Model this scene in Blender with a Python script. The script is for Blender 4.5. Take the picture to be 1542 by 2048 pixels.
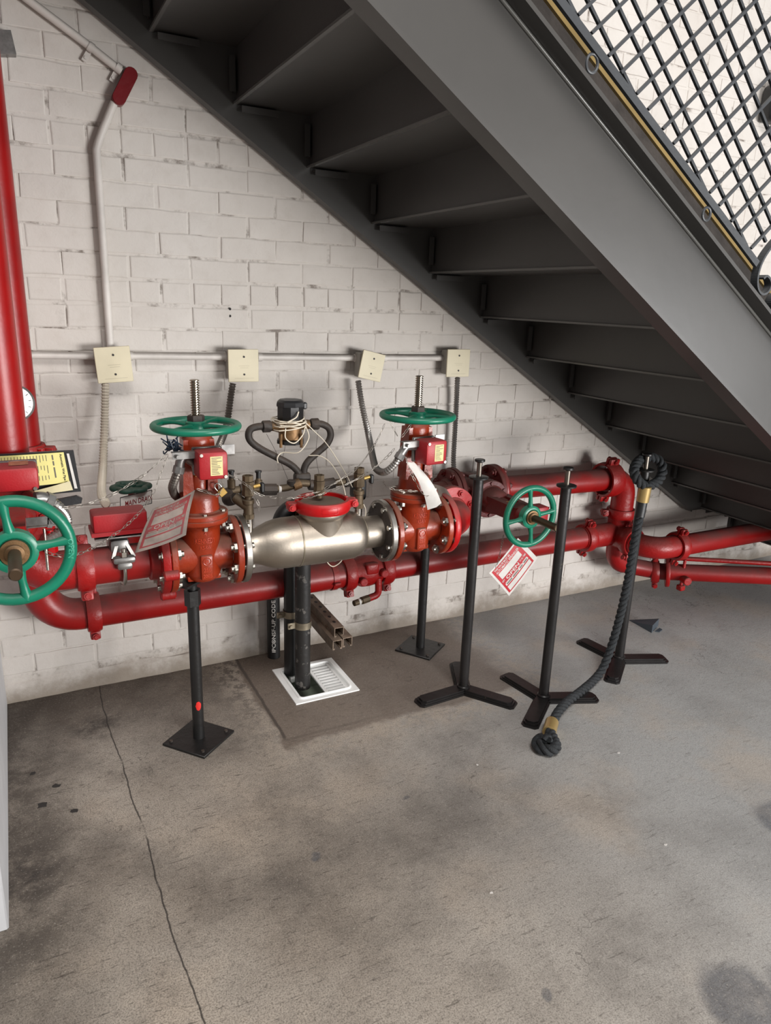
import bpy, bmesh, math, random
from mathutils import Matrix, Vector
V = Vector
PI = math.pi
rnd = random.Random(7)
S = bpy.context.scene
COL = S.collection
for o in list(bpy.data.objects):
    bpy.data.objects.remove(o)

# ------------------------------------------------------------------ camera
YAW, PIT, ROLL = 0.48155337, -0.2877981, 0.03580611
FPX = 1428.5
CAM = V((0, -2.7326, 1.5))
fwd = V((math.sin(YAW) * math.cos(PIT), math.cos(YAW) * math.cos(PIT), math.sin(PIT)))
r0 = V((math.cos(YAW), -math.sin(YAW), 0))
u0 = r0.cross(fwd)
RT = math.cos(ROLL) * r0 + math.sin(ROLL) * u0
UP = -math.sin(ROLL) * r0 + math.cos(ROLL) * u0
cd = bpy.data.cameras.new('camera')
cd.sensor_fit = 'HORIZONTAL'
cd.sensor_width = 36
cd.lens = FPX / 1542 * 36
cd.clip_start = 0.02
co = bpy.data.objects.new('camera', cd)
COL.objects.link(co)
co.matrix_world = Matrix(((RT.x, UP.x, -fwd.x, CAM.x), (RT.y, UP.y, -fwd.y, CAM.y), (RT.z, UP.z, -fwd.z, CAM.z), (0, 0, 0, 1)))
S.camera = co

# ------------------------------------------------------------------ light
w = bpy.data.worlds.new('world')
S.world = w
w.use_nodes = True
w.node_tree.nodes['Background'].inputs[0].default_value = (1.0, 0.985, 0.97, 1)
w.node_tree.nodes['Background'].inputs[1].default_value = 0.27


def area(name, loc, target, sx, sy, power, col):
    l = bpy.data.lights.new(name, 'AREA')
    l.shape = 'RECTANGLE'
    l.size, l.size_y = sx, sy
    l.energy = power
    l.color = col
    o = bpy.data.objects.new(name, l)
    COL.objects.link(o)
    o.location = loc
    o.rotation_euler = (V(target) - V(loc)).to_track_quat('-Z', 'Y').to_euler()
    return o


area('right_doorway_daylight', (5.6, -5.9, 0.65), (1.2, -.2, 0.70), 2.3, 1.2, 160, (0.97, 0.985, 1.0))
area('front_doorway_daylight', (3.4, -5.7, 0.80), (1.4, 0, 0.7), 1.7, 1.1, 232, (1.0, 0.985, 0.965))
area('overhead_fill', (0.6, -3.4, 4.4), (0.9, -1.6, 0), 2.0, 1.6, 165, (1.0, 0.975, 0.945))  # unseen overhead lamp, added to brighten the floor
vs = S.view_settings
vs.view_transform = 'Standard'
vs.look = 'None'
vs.gamma = 1
vs.use_curve_mapping = False
vs.exposure = 0.0


def at(x, y, Y):
    """calibrated point of the photograph on the plane y = Y (metres from the wall)"""
    d = RT * ((x - 771) / FPX) + UP * (-(y - 1024) / FPX) + fwd
    return CAM + d * ((Y - CAM.y) / d.y)


def fl(x, y, z=0.0):
    d = RT * ((x - 771) / FPX) + UP * (-(y - 1024) / FPX) + fwd
    return CAM + d * ((z - CAM.z) / d.z)


def pix(p):
    q = V(p) - CAM
    c = q.dot(fwd)
    return (771 + FPX * q.dot(RT) / c, 1024 - FPX * q.dot(UP) / c, c)


# ------------------------------------------------------------------ materials
def lin(c):
    r = []
    for v in c[:3]:
        v /= 255
        r.append(v / 12.92 if v <= .04045 else ((v + .055) / 1.055) ** 2.4)
    return (r[0], r[1], r[2], 1)


class NT:
    def __init__(s, name):
        s.m = bpy.data.materials.new(name)
        s.m.use_nodes = True
        s.n = s.m.node_tree.nodes
        s.l = s.m.node_tree.links
        s.b = s.n['Principled BSDF']
        s.tc = s.n.new('ShaderNodeTexCoord')
        s.geo = s.n.new('ShaderNodeNewGeometry')

    def put(s, sock, v):
        if isinstance(v, bpy.types.NodeSocket):
            s.l.new(v, sock)
        else:
            sock.default_value = v

    def noise(s, scale, detail=4, rough=.55, vec=None, out=0):
        n = s.n.new('ShaderNodeTexNoise')
        n.inputs['Scale'].default_value = scale
        n.inputs['Detail'].default_value = detail
        n.inputs['Roughness'].default_value = rough
        s.l.new(vec if vec else s.geo.outputs['Position'], n.inputs['Vector'])
        return n.outputs[out]

    def ramp(s, v, lo, hi, a=0.0, b=1.0, smooth=True):
        n = s.n.new('ShaderNodeMapRange')
        if smooth:
            n.interpolation_type = 'SMOOTHSTEP'
        s.put(n.inputs[0], v)
        for i, x in ((1, lo), (2, hi), (3, a), (4, b)):
            s.put(n.inputs[i], x)
        return n.outputs[0]

    def mix(s, f, a, b, mode='MIX'):
        n = s.n.new('ShaderNodeMix')
        n.data_type = 'RGBA'
        n.blend_type = mode
        s.put(n.inputs[0], f)
        s.put(n.inputs[6], a)
        s.put(n.inputs[7], b)
        return n.outputs[2]

    def math(s, op, a, b=0.0):
        n = s.n.new('ShaderNodeMath')
        n.operation = op
        s.put(n.inputs[0], a)
        s.put(n.inputs[1], b)
        return n.outputs[0]

    def sep(s, vec):
        n = s.n.new('ShaderNodeSeparateXYZ')
        s.l.new(vec, n.inputs[0])
        return n.outputs

    def bump(s, h, strength=.3, dist=.01, prev=None):
        n = s.n.new('ShaderNodeBump')
        n.inputs['Strength'].default_value = strength
        n.inputs['Distance'].default_value = dist
        s.put(n.inputs['Height'], h)
        if prev:
            s.l.new(prev, n.inputs['Normal'])
        return n.outputs[0]

    def set(s, **k):
        for a, v in k.items():
            s.put(s.b.inputs[a.replace('_', ' ')], v)


def pm(name, col, rough=.5, metal=0.0, var=.12, vs=7, bump=.0, bs=60, dust=None, dcol=(92, 78, 68), spec=.5, wear=None, wcol=(120, 100, 80)):
    t = NT(name)
    c = lin(col)
    n = t.noise(vs)
    d = tuple(x * (1 - var) for x in c[:3]) + (1,)
    u = tuple(min(1, x * (1 + var)) for x in c[:3]) + (1,)
    base = t.mix(t.ramp(n, .3, .7), d, u)
    r = rough
    if wear:
        wn = t.ramp(t.noise(26, 6, .65), wear, wear + .05)
        base = t.mix(wn, base, lin(wcol))
    if dust:
        z = t.sep(t.geo.outputs['Normal'])[2]
        dm = t.math('MULTIPLY', t.ramp(z, .1, .8), t.ramp(t.noise(11, 5), .25, .6, .45, 1.0))
        dm = t.math('MULTIPLY', dm, dust)
        base = t.mix(dm, base, lin(dcol))
        r = t.ramp(dm, 0, 1, rough, .9, False)
    t.set(Base_Color=base, Roughness=r, Metallic=metal, Specular_IOR_Level=spec)
    if bump:
        t.set(Normal=t.bump(t.noise(bs, 5), bump, .004))
    return t.m


RED = pm('red_pipe_paint', (142, 10, 10), .36, bump=.12, bs=55, dust=.85, dcol=(84, 50, 46))
REDC = pm('red_fitting_paint', (146, 12, 12), .38, bump=.4, bs=70, dust=.65, dcol=(88, 54, 48))
REDB = pm('bright_red_paint', (176, 8, 14), .36, bump=.2, bs=60, dust=.75, dcol=(110, 76, 70))
ORG = pm('orange_red_valve_paint', (138, 44, 18), .3, bump=.35, bs=45, dust=.85, dcol=(96, 70, 56))
RUST = pm('brown_red_valve_paint', (94, 20, 18), .45, bump=.45, bs=45, dust=.6, dcol=(84, 62, 56))
REDBOX = pm('red_switch_enamel', (156, 22, 30), .45, bump=.12, bs=200, dust=.55, dcol=(92, 62, 60))
GRN = pm('green_wheel_enamel', (12, 112, 86), .32, bump=.1, bs=40, dust=.35, dcol=(66, 84, 74), wear=.72, wcol=(30, 96, 80))
GRND = pm('dark_green_wheel', (24, 62, 50), .5, bump=.2, dust=.6, dcol=(60, 66, 56))
STEEL = pm('zinc_bolt', (176, 172, 164), .32, 1.0, bump=.2)
STEM = pm('bright_threaded_stem', (170, 160, 146), .25, 1.0)
STEMB = pm('brown_bronze_stem', (92, 76, 60), .35, .8, dust=.5)
SS = pm('stainless_body', (172, 162, 150), .45, 1.0, var=.1, vs=5, bump=.08, bs=120, wear=.69, wcol=(140, 116, 90))
SSR = pm('bare_steel_rim', (170, 166, 160), .38, 1.0, bump=.1)
CHROME = pm('chrome_nipple', (205, 200, 194), .16, 1.0)
IRON = pm('dark_iron', (58, 52, 48), .6, .3, var=.3, bump=.5, bs=50, dust=.5)
BLACK = pm('black_pipe_paint', (26, 25, 25), .42, bump=.35, bs=40, wear=.7, wcol=(74, 66, 60))
BLKW = pm('worn_black_pipe', (30, 28, 27), .55, bump=.4, bs=40, wear=.575, wcol=(92, 88, 84))
STAN = pm('stanchion_black_steel', (38, 36, 36), .34, .3, var=.25, bump=.15, bs=60, wear=.67, wcol=(84, 74, 64))
BRASS = pm('aged_brass', (92, 78, 60), .55, .55, var=.25, bump=.3, bs=60, dust=.5, dcol=(86, 76, 64))
BRASSY = pm('yellow_brass', (158, 128, 70), .4, .7, var=.2)
BRONZE = pm('bronze_meter', (118, 90, 60), .5, .6, var=.3, bump=.3, dust=.6, dcol=(84, 74, 64))
CONDW = pm('painted_conduit', (206, 200, 194), .5, bump=.15, bs=60, dust=.55, dcol=(96, 86, 78))
FLEXW = pm('cream_flex_conduit', (188, 178, 162), .5, bump=.1, wear=.62, wcol=(110, 94, 78))
FLEXG = pm('grey_flex_conduit', (150, 146, 142), .38, .85, var=.2)
FLEXD = pm('dark_flex_conduit', (112, 106, 100), .42, .8, var=.25)
IVORY = pm('ivory_cover_plate', (210, 200, 172), .5, var=.05, bump=.05, dust=.5, dcol=(140, 126, 106))
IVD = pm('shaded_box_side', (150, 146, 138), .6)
GALV = pm('galvanised_strut', (140, 138, 136), .42, .8, var=.25, vs=30)
STRUT = pm('rusty_strut', (128, 112, 98), .6, .4, var=.3, vs=20, bump=.3, wear=.6, wcol=(104, 74, 54))
STAIR = pm('charcoal_stair_paint', (64, 62, 60), .36, var=.06, vs=3, bump=.06, bs=25)
STAIR_LIT = pm('glossy_highlight_paint', (96, 95, 92), .22, var=.05)  # lighter, glossier copy of the stair paint; edge highlights put into its colour
RAIL = pm('grey_railing_paint', (58, 60, 63), .42, var=.08, bump=.2, bs=80)
GOLD = pm('varnished_brass_strip', (178, 152, 100), .35, .6)
ROPE = pm('black_rope_fibre', (30, 33, 36), .8, var=.35, vs=90, bump=.9, bs=240)
WHITE = pm('white_enamel', (240, 240, 238), .3, var=.04, bump=.05, wear=.74, wcol=(160, 150, 138))
BASIN = pm('drain_basin', (112, 120, 106), .4, var=.2)
POSTW = pm('white_side_wall_paint', (196, 196, 198), .5, var=.05, bump=.1)
PAPER = pm('white_tag_card', (200, 196, 191), .55, var=.08, vs=20, wear=.68, wcol=(150, 142, 134))
PAPERD = pm('dusty_tag_card', (112, 100, 92), .65, var=.25, vs=18, wear=.62, wcol=(104, 82, 70))
PRINT = pm('red_tag_print', (176, 24, 38), .55, var=.06)
PRINTD = pm('faded_red_print', (104, 22, 24), .6, var=.3, vs=18)
YEL = pm('yellow_form', (214, 204, 130), .6, var=.05)
LBL = pm('pale_yellow_label', (214, 196, 140), .6, var=.1, vs=60)
GREYTXT = pm('grey_print', (96, 92, 84), .7)
BLKTXT = pm('black_print', (34, 30, 30), .6)
WTXT = pm('white_stencil', (196, 192, 186), .6, var=.2, vs=60)
DKRED = pm('dark_red_print', (120, 24, 28), .6)
CASTTXT = pm('cast_letter_paint', (168, 56, 32), .28, bump=.2)
VINYL = pm('black_vinyl', (34, 34, 36), .4, bump=.15, bs=90)
PLAST = pm('black_plastic', (22, 22, 23), .45, bump=.1)
CABLE = pm('white_cable', (206, 196, 178), .5)
WIRE = pm('thin_dark_wire', (92, 84, 78), .5, .5)
CHAINM = pm('steel_chain', (150, 144, 136), .45, .8, var=.2, vs=60)
CLAMP = pm('tarnished_clamp', (146, 136, 118), .45, .7, var=.25, vs=20)
GLASS = pm('gauge_face', (216, 218, 216), .2, var=.02)
LEAFM = pm('dry_debris', (44, 40, 38), .8, var=.3)
REDT = pm('red_dab', (206, 40, 34), .5)
CONC = pm('dark_concrete', (92, 90, 86), .9, var=.2, vs=5, bump=.5)
WEDGE = pm('grey_rubber', (62, 70, 78), .6, var=.1)


def wall_mat(name, mortar=False):
    t = NT(name)
    p = t.geo.outputs['Position']
    big = t.ramp(t.noise(1.1, 3), .35, .65)
    c = t.mix(big, lin((202, 195, 188)), lin((210, 204, 198)))
    fine = t.ramp(t.noise(16, 6, .6), .45, .75, 0, .22)
    c = t.mix(fine, c, lin((178, 168, 158)))
    x, y, z = t.sep(p)
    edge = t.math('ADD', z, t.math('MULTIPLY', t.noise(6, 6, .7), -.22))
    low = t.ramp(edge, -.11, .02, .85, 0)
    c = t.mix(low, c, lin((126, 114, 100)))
    # grime along open joints
    g = t.ramp(t.noise(9, 7, .7), .50 if mortar else .62, .66 if mortar else .72, 0, .85 if mortar else .12)
    c = t.mix(g, c, lin((104, 92, 82)))
    t.set(Base_Color=c, Roughness=.62, Specular_IOR_Level=.35)
    b = t.bump(t.noise(14, 5, .6), .35, .008)
    b = t.bump(t.noise(75, 5, .6), .28, .004, b)
    t.set(Normal=b)
    return t.m


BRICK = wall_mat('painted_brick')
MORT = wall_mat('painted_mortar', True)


def floor_mat():
    t = NT('worn_concrete')
    p = t.geo.outputs['Position']
    x, y, z = t.sep(p)
    wob = t.math('MULTIPLY', t.math('SUBTRACT', t.noise(1.7, 5, .6), .5), .16)
    wob2 = t.math('MULTIPLY', t.math('SUBTRACT', t.noise(9, 5, .6), .5), .06)
    xw = t.math('ADD', x, t.math('ADD', wob, wob2))
    yw = t.math('ADD', y, t.math('ADD', wob, wob2))
    big = t.ramp(t.noise(1.3, 5, .6), .3, .7)
    c = t.mix(big, lin((146, 135, 123)), lin((182, 173, 162)))
    # greyer to the right, the cool daylight there painted into the concrete colour
    side = t.ramp(xw, .55, 2.0)
    c = t.mix(t.math('MULTIPLY', side, .88), c, lin((160, 161, 161)))
    warm = t.ramp(t.noise(2.6, 5), .48, .7, 0, .32)
    c = t.mix(warm, c, lin((184, 163, 140)))
    # grime blotches
    d1 = t.ramp(t.noise(2.1, 7, .68), .42, .72, 0, .7)
    d1 = t.math('MULTIPLY', d1, t.ramp(xw, 2.2, .2, .35, 1.0))
    c = t.mix(d1, c, lin((70, 64, 60)))
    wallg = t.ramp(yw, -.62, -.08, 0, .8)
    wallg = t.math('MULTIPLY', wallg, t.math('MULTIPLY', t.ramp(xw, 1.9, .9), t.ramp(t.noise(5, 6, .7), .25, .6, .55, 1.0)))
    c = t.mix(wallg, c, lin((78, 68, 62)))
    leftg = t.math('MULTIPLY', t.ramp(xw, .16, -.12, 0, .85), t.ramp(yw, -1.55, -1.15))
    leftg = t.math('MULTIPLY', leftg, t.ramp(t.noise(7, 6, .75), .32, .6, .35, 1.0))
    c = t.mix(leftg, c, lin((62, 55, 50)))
    # fresher patch around the floor sink
    px = t.math('MULTIPLY', t.ramp(xw, .715, .735), t.ramp(xw, 1.86, 1.70))
    pt = t.math('MULTIPLY', px, t.ramp(yw, -.70, -.66))
    c = t.mix(t.math('MULTIPLY', pt, .75), c, lin((104, 91, 81)))
    # pale rough lip round that patch
    ox = t.math('MULTIPLY', t.ramp(xw, .56, .70), t.ramp(xw, 1.98, 1.76))
    ot = t.math('MULTIPLY', ox, t.ramp(yw, -.86, -.70))
    lip = t.math('MULTIPLY', t.math('SUBTRACT', ot, pt), t.ramp(t.noise(28, 5, .7), .42, .56))
    lip = t.math('MAXIMUM', lip, 0.0)
    c = t.mix(t.math('MULTIPLY', lip, .6), c, lin((176, 164, 150)))

    def blob(cx, cy, r, soft):
        a = t.math('SUBTRACT', xw, cx)
        b = t.math('SUBTRACT', yw, cy)
        q = t.math('SQRT', t.math('ADD', t.math('MULTIPLY', a, a), t.math('MULTIPLY', b, b)))
        return t.ramp(q, r - soft, r + soft, 1, 0)
    st = t.math('MAXIMUM', blob(1.33, -2.02, .09, .02), blob(1.47, -2.05, .05, .02))
    st = t.math('MAXIMUM', st, blob(1.99, -1.65, .07, .02))
    st = t.math('MAXIMUM', st, blob(.94, -1.812, .012, .004))
    st = t.math('MAXIMUM', st, blob(.62, -1.20, .014, .006))
    st = t.math('MAXIMUM', st, blob(.96, -1.10, .009, .004))
    c = t.mix(t.math('MULTIPLY', st, t.ramp(t.noise(9, 6, .75), .25, .6, .35, .75)), c, lin((84, 86, 92)))
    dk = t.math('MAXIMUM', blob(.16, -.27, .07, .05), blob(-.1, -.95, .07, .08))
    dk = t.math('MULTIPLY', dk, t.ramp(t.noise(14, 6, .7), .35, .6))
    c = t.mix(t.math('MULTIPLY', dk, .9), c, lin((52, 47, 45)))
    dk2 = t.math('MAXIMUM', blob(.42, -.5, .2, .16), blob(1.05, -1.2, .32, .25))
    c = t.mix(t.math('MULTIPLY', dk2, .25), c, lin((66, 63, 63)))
    # aggregate speckle and fine scratches
    sp = t.ramp(t.noise(250, 5, .8), .36, .56)
    c = t.mix(t.math('MULTIPLY', t.math('SUBTRACT', 1.0, sp), t.math('MULTIPLY', t.ramp(xw, .4, 1.9, .70, .36), t.math('SUBTRACT', 1.0, t.math('MULTIPLY', pt, .65)))), c, lin((66, 60, 54)))
    sp3 = t.math('MULTIPLY', t.ramp(t.noise(58, 7, .8), .30, .50, .62, 0), t.ramp(xw, .4, 1.9, 1.0, .45))
    c = t.mix(sp3, c, lin((74, 67, 61)))
    sp2 = t.ramp(t.noise(150, 4, .8), .56, .70, 0, .42)
    c = t.mix(sp2, c, lin((206, 198, 186)))
    mp = t.n.new('ShaderNodeMapping')
    mp.inputs['Rotation'].default_value = (0, 0, .5)
    mp.inputs['Scale'].default_value = (7, 60, 1)
    t.l.new(p, mp.inputs[0])
    scr = t.ramp(t.noise(1.6, 5, .7, mp.outputs[0]), .60, .67, 0, .65)
    mp2 = t.n.new('ShaderNodeMapping')
    mp2.inputs['Rotation'].default_value = (0, 0, -.9)
    mp2.inputs['Scale'].default_value = (14, 90, 1)
    t.l.new(p, mp2.inputs[0])
    scr2 = t.ramp(t.noise(1.4, 4, .7, mp2.outputs[0]), .60, .67, 0, .5)
    scr = t.math('MAXIMUM', scr, scr2)
    scr = t.math('MULTIPLY', scr, t.ramp(xw, .2, 2.2, 1.0, .45))
    c = t.mix(scr, c, lin((60, 53, 48)))
    # long crack and old saw cut
    seam = t.math('ABSOLUTE', t.math('SUBTRACT', t.math('ADD', x, t.math('ADD', t.math('MULTIPLY', wob, .35), t.math('MULTIPLY', wob2, .16))), t.ramp(y, -1.6, -.15, .222, .178, False)))
    seam = t.math('MULTIPLY', t.ramp(seam, .0009, .0032, 1, 0), t.ramp(t.noise(7, 4), .3, .45))
    c = t.mix(t.math('MULTIPLY', seam, .85), c, lin((40, 36, 34)))
    gv = t.math('ABSOLUTE', t.math('SUBTRACT', t.math('ADD', x, t.math('MULTIPLY', wob2, .25)), .728))
    gv = t.math('MULTIPLY', t.ramp(gv, .003, .009, 1, 0), t.ramp(y, -.66, -.62))
    gh = t.math('ABSOLUTE', t.math('SUBTRACT', t.math('ADD', y, t.math('MULTIPLY', wob2, .4)), -.645))
    gh = t.math('MULTIPLY', t.math('MULTIPLY', t.ramp(gh, .003, .010, 1, 0), t.ramp(x, .70, .74)), t.ramp(x, 1.3, .85, 0, .35))
    c = t.mix(t.math('MULTIPLY', t.math('MAXIMUM', gv, gh), .7), c, lin((58, 52, 48)))
    v = t.n.new('ShaderNodeTexVoronoi')
    v.feature = 'DISTANCE_TO_EDGE'
    v.inputs['Scale'].default_value = .9
    jig = t.n.new('ShaderNodeVectorMath')
    jig.operation = 'ADD'
    t.l.new(p, jig.inputs[0])
    t.l.new(t.noise(3, 5, .6, None, 1), jig.inputs[1])
    t.l.new(jig.outputs[0], v.inputs['Vector'])
    cr = t.math('MULTIPLY', t.ramp(v.outputs['Distance'], .001, .004, 1, 0), t.ramp(t.noise(1.1, 3), .5, .6))
    c = t.mix(t.math('MULTIPLY', cr, .45), c, lin((62, 56, 52)))
    t.set(Base_Color=c, Roughness=t.ramp(t.noise(5, 5), .3, .7, .62, .85), Specular_IOR_Level=.35)
    b = t.bump(t.noise(60, 6, .75), .30, .005)
    b = t.bump(seam, -.8, .004, b)
    t.set(Normal=b)
    return t.m


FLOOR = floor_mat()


# ------------------------------------------------------------------ mesh builder
def axm(o, z, xh=None):
    """matrix with origin o and local z along z"""
    z = V(z).normalized()
    xh = V(xh) if xh is not None else (V((1, 0, 0)) if abs(z.x) < .9 else V((0, 1, 0)))
    x = (xh - z * xh.dot(z)).normalized()
    y = z.cross(x)
    return Matrix(((x.x, y.x, z.x, o[0]), (x.y, y.y, z.y, o[1]), (x.z, y.z, z.z, o[2]), (0, 0, 0, 1)))


class M:
    def __init__(s):
        s.v = []
        s.f = []

    def add(s, vs_, fs, m=None):
        k = len(s.v)
        for p in vs_:
            p = V(p)
            s.v.append(m @ p if m else p)
        s.f += [tuple(i + k for i in f) for f in fs]
        return s

    def box(s, c, d, m=None, bev=0, seg=1):
        x, y, z = d[0] / 2, d[1] / 2, d[2] / 2
        if bev <= 0:
            vs_ = [(c[0] + a * x, c[1] + b * y, c[2] + e * z) for a in (-1, 1) for b in (-1, 1) for e in (-1, 1)]
            return s.add(vs_, [(0, 1, 3, 2), (4, 6, 7, 5), (0, 4, 5, 1), (2, 3, 7, 6), (0, 2, 6, 4), (1, 5, 7, 3)], m)
        bm = bmesh.new()
        bmesh.ops.create_cube(bm, size=1)
        for q in bm.verts:
            q.co = (q.co.x * d[0] + c[0], q.co.y * d[1] + c[1], q.co.z * d[2] + c[2])
        bmesh.ops.bevel(bm, geom=bm.edges[:], offset=bev, segments=seg, affect='EDGES', profile=.5)
        bm.verts.index_update()
        vs_ = [q.co.copy() for q in bm.verts]
        fs = [tuple(q.index for q in f.verts) for f in bm.faces]
        bm.free()
        return s.add(vs_, fs, m)

    def lathe(s, prof, m=None, n=24, cap=True, sx=1.0, sy=1.0, a0=0.0):
        k = len(s.v)
        vs_ = []
        for r, z in prof:
            for i in range(n):
                a = 2 * PI * i / n + a0
                vs_.append((r * math.cos(a) * sx, r * math.sin(a) * sy, z))
        fs = []
        for j in range(len(prof) - 1):
            for i in range(n):
                i2 = (i + 1) % n
                fs.append((j * n + i, j * n + i2, (j + 1) * n + i2, (j + 1) * n + i))
        if cap:
            fs.append(tuple(range(n - 1, -1, -1)))
            fs.append(tuple((len(prof) - 1) * n + i for i in range(n)))
        return s.add(vs_, fs, m)

    def cyl(s, a, b, r, n=14, r2=None, ch=0):
        a, b = V(a), V(b)
        L = (b - a).length
        r2 = r if r2 is None else r2
        pr = [(r, 0), (r2, L)] if not ch else [(r - ch, 0), (r, ch), (r2, L - ch), (r2 - ch, L)]
        return s.lathe(pr, axm(a, b - a), n)

    def hexa(s, a, b, r):
        return s.cyl(a, b, r, 6)

    def tube(s, pts, r, n=10, closed=False, cap=True):
        pts = [V(p) for p in pts]
        N = len(pts)
        rr = r if callable(r) else (lambda i: r)
        T = []
        for i in range(N):
            a = pts[(i - 1) % N] if (closed or i > 0) else pts[0]
            b = pts[(i + 1) % N] if (closed or i < N - 1) else pts[-1]
            T.append((b - a).normalized())
        up = V((0, 0, 1)) if abs(T[0].z) < .9 else V((1, 0, 0))
        x = (up - T[0] * up.dot(T[0])).normalized()
        X = [x]
        for i in range(1, N):
            x = X[-1] - T[i] * X[-1].dot(T[i])
            X.append(x.normalized())
        tw = 0
        if closed:
            e = X[-1] - T[0] * X[-1].dot(T[0])
            e.normalize()
            tw = math.atan2(e.cross(X[0]).dot(T[0]), e.dot(X[0]))
        vs_ = []
        for i in range(N):
            y = T[i].cross(X[i])
            for j in range(n):
                a = 2 * PI * j / n + tw * i / N
                vs_.append(pts[i] + (X[i] * math.cos(a) + y * math.sin(a)) * rr(i))
        fs = []
        for i in range(N if closed else N - 1):
            i2 = (i + 1) % N
            for j in range(n):
                j2 = (j + 1) % n
                fs.append((i * n + j, i * n + j2, i2 * n + j2, i2 * n + j))
        if not closed and cap:
            fs.append(tuple(range(n - 1, -1, -1)))
            fs.append(tuple((N - 1) * n + j for j in range(n)))
        return s.add(vs_, fs)

    def prism(s, poly, t, m=None):
        n = len(poly)
        vs_ = [(x, y, 0) for x, y in poly] + [(x, y, t) for x, y in poly]
        fs = [tuple(range(n - 1, -1, -1)), tuple(range(n, 2 * n))]
        fs += [(i, (i + 1) % n, n + (i + 1) % n, n + i) for i in range(n)]
        return s.add(vs_, fs, m)

    def bar(s, a, b, wd, t, nrm=(0, -1, 0)):
        """flat bar from a to b, wd across, t thick along nrm"""
        a, b = V(a), V(b)
        return s.box((0, 0, (b - a).length / 2), (t, wd, (b - a).length), axm(a, b - a, nrm))

    def xf(s, m):
        s.v = [m @ p for p in s.v]
        return s

    def mesh(s, name, mat, ang=38):
        me = bpy.data.meshes.new(name)
        me.from_pydata(s.v, [], s.f)
        bm = bmesh.new()
        bm.from_mesh(me)
        bmesh.ops.recalc_face_normals(bm, faces=bm.faces[:])
        bm.to_mesh(me)
        bm.free()
        me.materials.append(mat)
        if ang:
            me.shade_smooth()
            me.set_sharp_from_angle(angle=math.radians(ang))
        return me


def link(name, me, parent=None):
    o = bpy.data.objects.new(name, me)
    COL.objects.link(o)
    if parent:
        o.parent = parent
    return o


def org(o):
    """world origin of the thing a part belongs to (things built in world space are never rotated)"""
    while o.parent:
        o = o.parent
    return o


WORLD = set()


def obj(name, mb, mat, parent=None, ang=38):
    if parent is not None and org(parent).name in WORLD:
        off = org(parent).location
        mb.v = [p - off for p in mb.v]
    return link(name, mb.mesh(name, mat, ang), parent)


def tag(o, label, cat, group=None, kind=None):
    if label:
        o['label'] = label
    if cat:
        o['category'] = cat
    if group:
        o['group'] = group
    if kind:
        o['kind'] = kind
    return o


def thing(name, label, cat, loc=(0, 0, 0), group=None, mtx=None):
    """an Empty at the thing's base; without mtx its parts are given in world coordinates"""
    o = bpy.data.objects.new(name, None)
    COL.objects.link(o)
    o.empty_display_size = .05
    if mtx is not None:
        o.matrix_world = mtx
    else:
        o.location = loc
        WORLD.add(o.name)
    return tag(o, label, cat, group)


def solo(name, mb, mat, label, cat, group=None, ang=38):
    c = V((0, 0, 0))
    for p in mb.v:
        c += p
    c /= len(mb.v)
    c.z = min(p.z for p in mb.v)
    mb.v = [p - c for p in mb.v]
    o = link(name, mb.mesh(name, mat, ang))
    o.location = c
    return tag(o, label, cat, group)


def smooth(pts, k=6, closed=False):
    """Catmull-Rom through the points"""
    pts = [V(p) for p in pts]
    N = len(pts)
    out = []
    for i in range(N if closed else N - 1):
        if closed:
            p0, p1, p2, p3 = pts[(i - 1) % N], pts[i], pts[(i + 1) % N], pts[(i + 2) % N]
        else:
            p1, p2 = pts[i], pts[i + 1]
            p0 = pts[i - 1] if i else p1 * 2 - p2
            p3 = pts[i + 2] if i + 2 < N else p2 * 2 - p1
        for j in range(k):
            t = j / k
            out.append(.5 * ((2 * p1) + (p2 - p0) * t + (2 * p0 - 5 * p1 + 4 * p2 - p3) * t * t + (3 * p1 - p0 - 3 * p2 + p3) * t ** 3))
    if not closed:
        out.append(pts[-1])
    return out


def resample(pts, step):
    out = [V(pts[0])]
    acc = 0.0
    for a, b in zip(pts, pts[1:]):
        d = (b - a).length
        while d > 1e-9 and acc + d >= step:
            t = (step - acc) / d
            a = a + (b - a) * t
            out.append(a.copy())
            d = (b - a).length
            acc = 0
        acc += d
    return out


TXT = {}


def text_pts(s, bold=False):
    """triangles of a string in a unit-height frame: (verts, faces, width)"""
    if s not in TXT:
        c = bpy.data.curves.new('lettering', 'FONT')
        c.body = s
        c.size = 1
        c.resolution_u = 2
        if bold:
            c.offset = .018
        o = bpy.data.objects.new('lettering', c)
        COL.objects.link(o)
        bpy.context.view_layer.update()
        dg = bpy.context.evaluated_depsgraph_get()
        me = bpy.data.meshes.new_from_object(o.evaluated_get(dg))
        vs_ = [q.co.copy() for q in me.vertices]
        fs = [tuple(p.vertices) for p in me.polygons]
        bpy.data.objects.remove(o)
        bpy.data.curves.remove(c)
        bpy.data.meshes.remove(me)
        x0 = min(q.x for q in vs_)
        x1 = max(q.x for q in vs_)
        y0 = min(q.y for q in vs_)
        y1 = max(q.y for q in vs_)
        TXT[s] = ([((q.x - x0) / (x1 - x0), (q.y - y0) / (y1 - y0)) for q in vs_], fs, (x1 - x0) / (y1 - y0))
    return TXT[s]


def text_on(mb, s, fn, u0, u1, v0, v1, up=.0008):
    """lay a string on a surface fn(u, v, offset); v grows downwards"""
    vs_, fs, _ = text_pts(s, True)
    mb.add([fn(u0 + (u1 - u0) * a, v1 + (v0 - v1) * b, up) for a, b in vs_], fs)
    return mb


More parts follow.
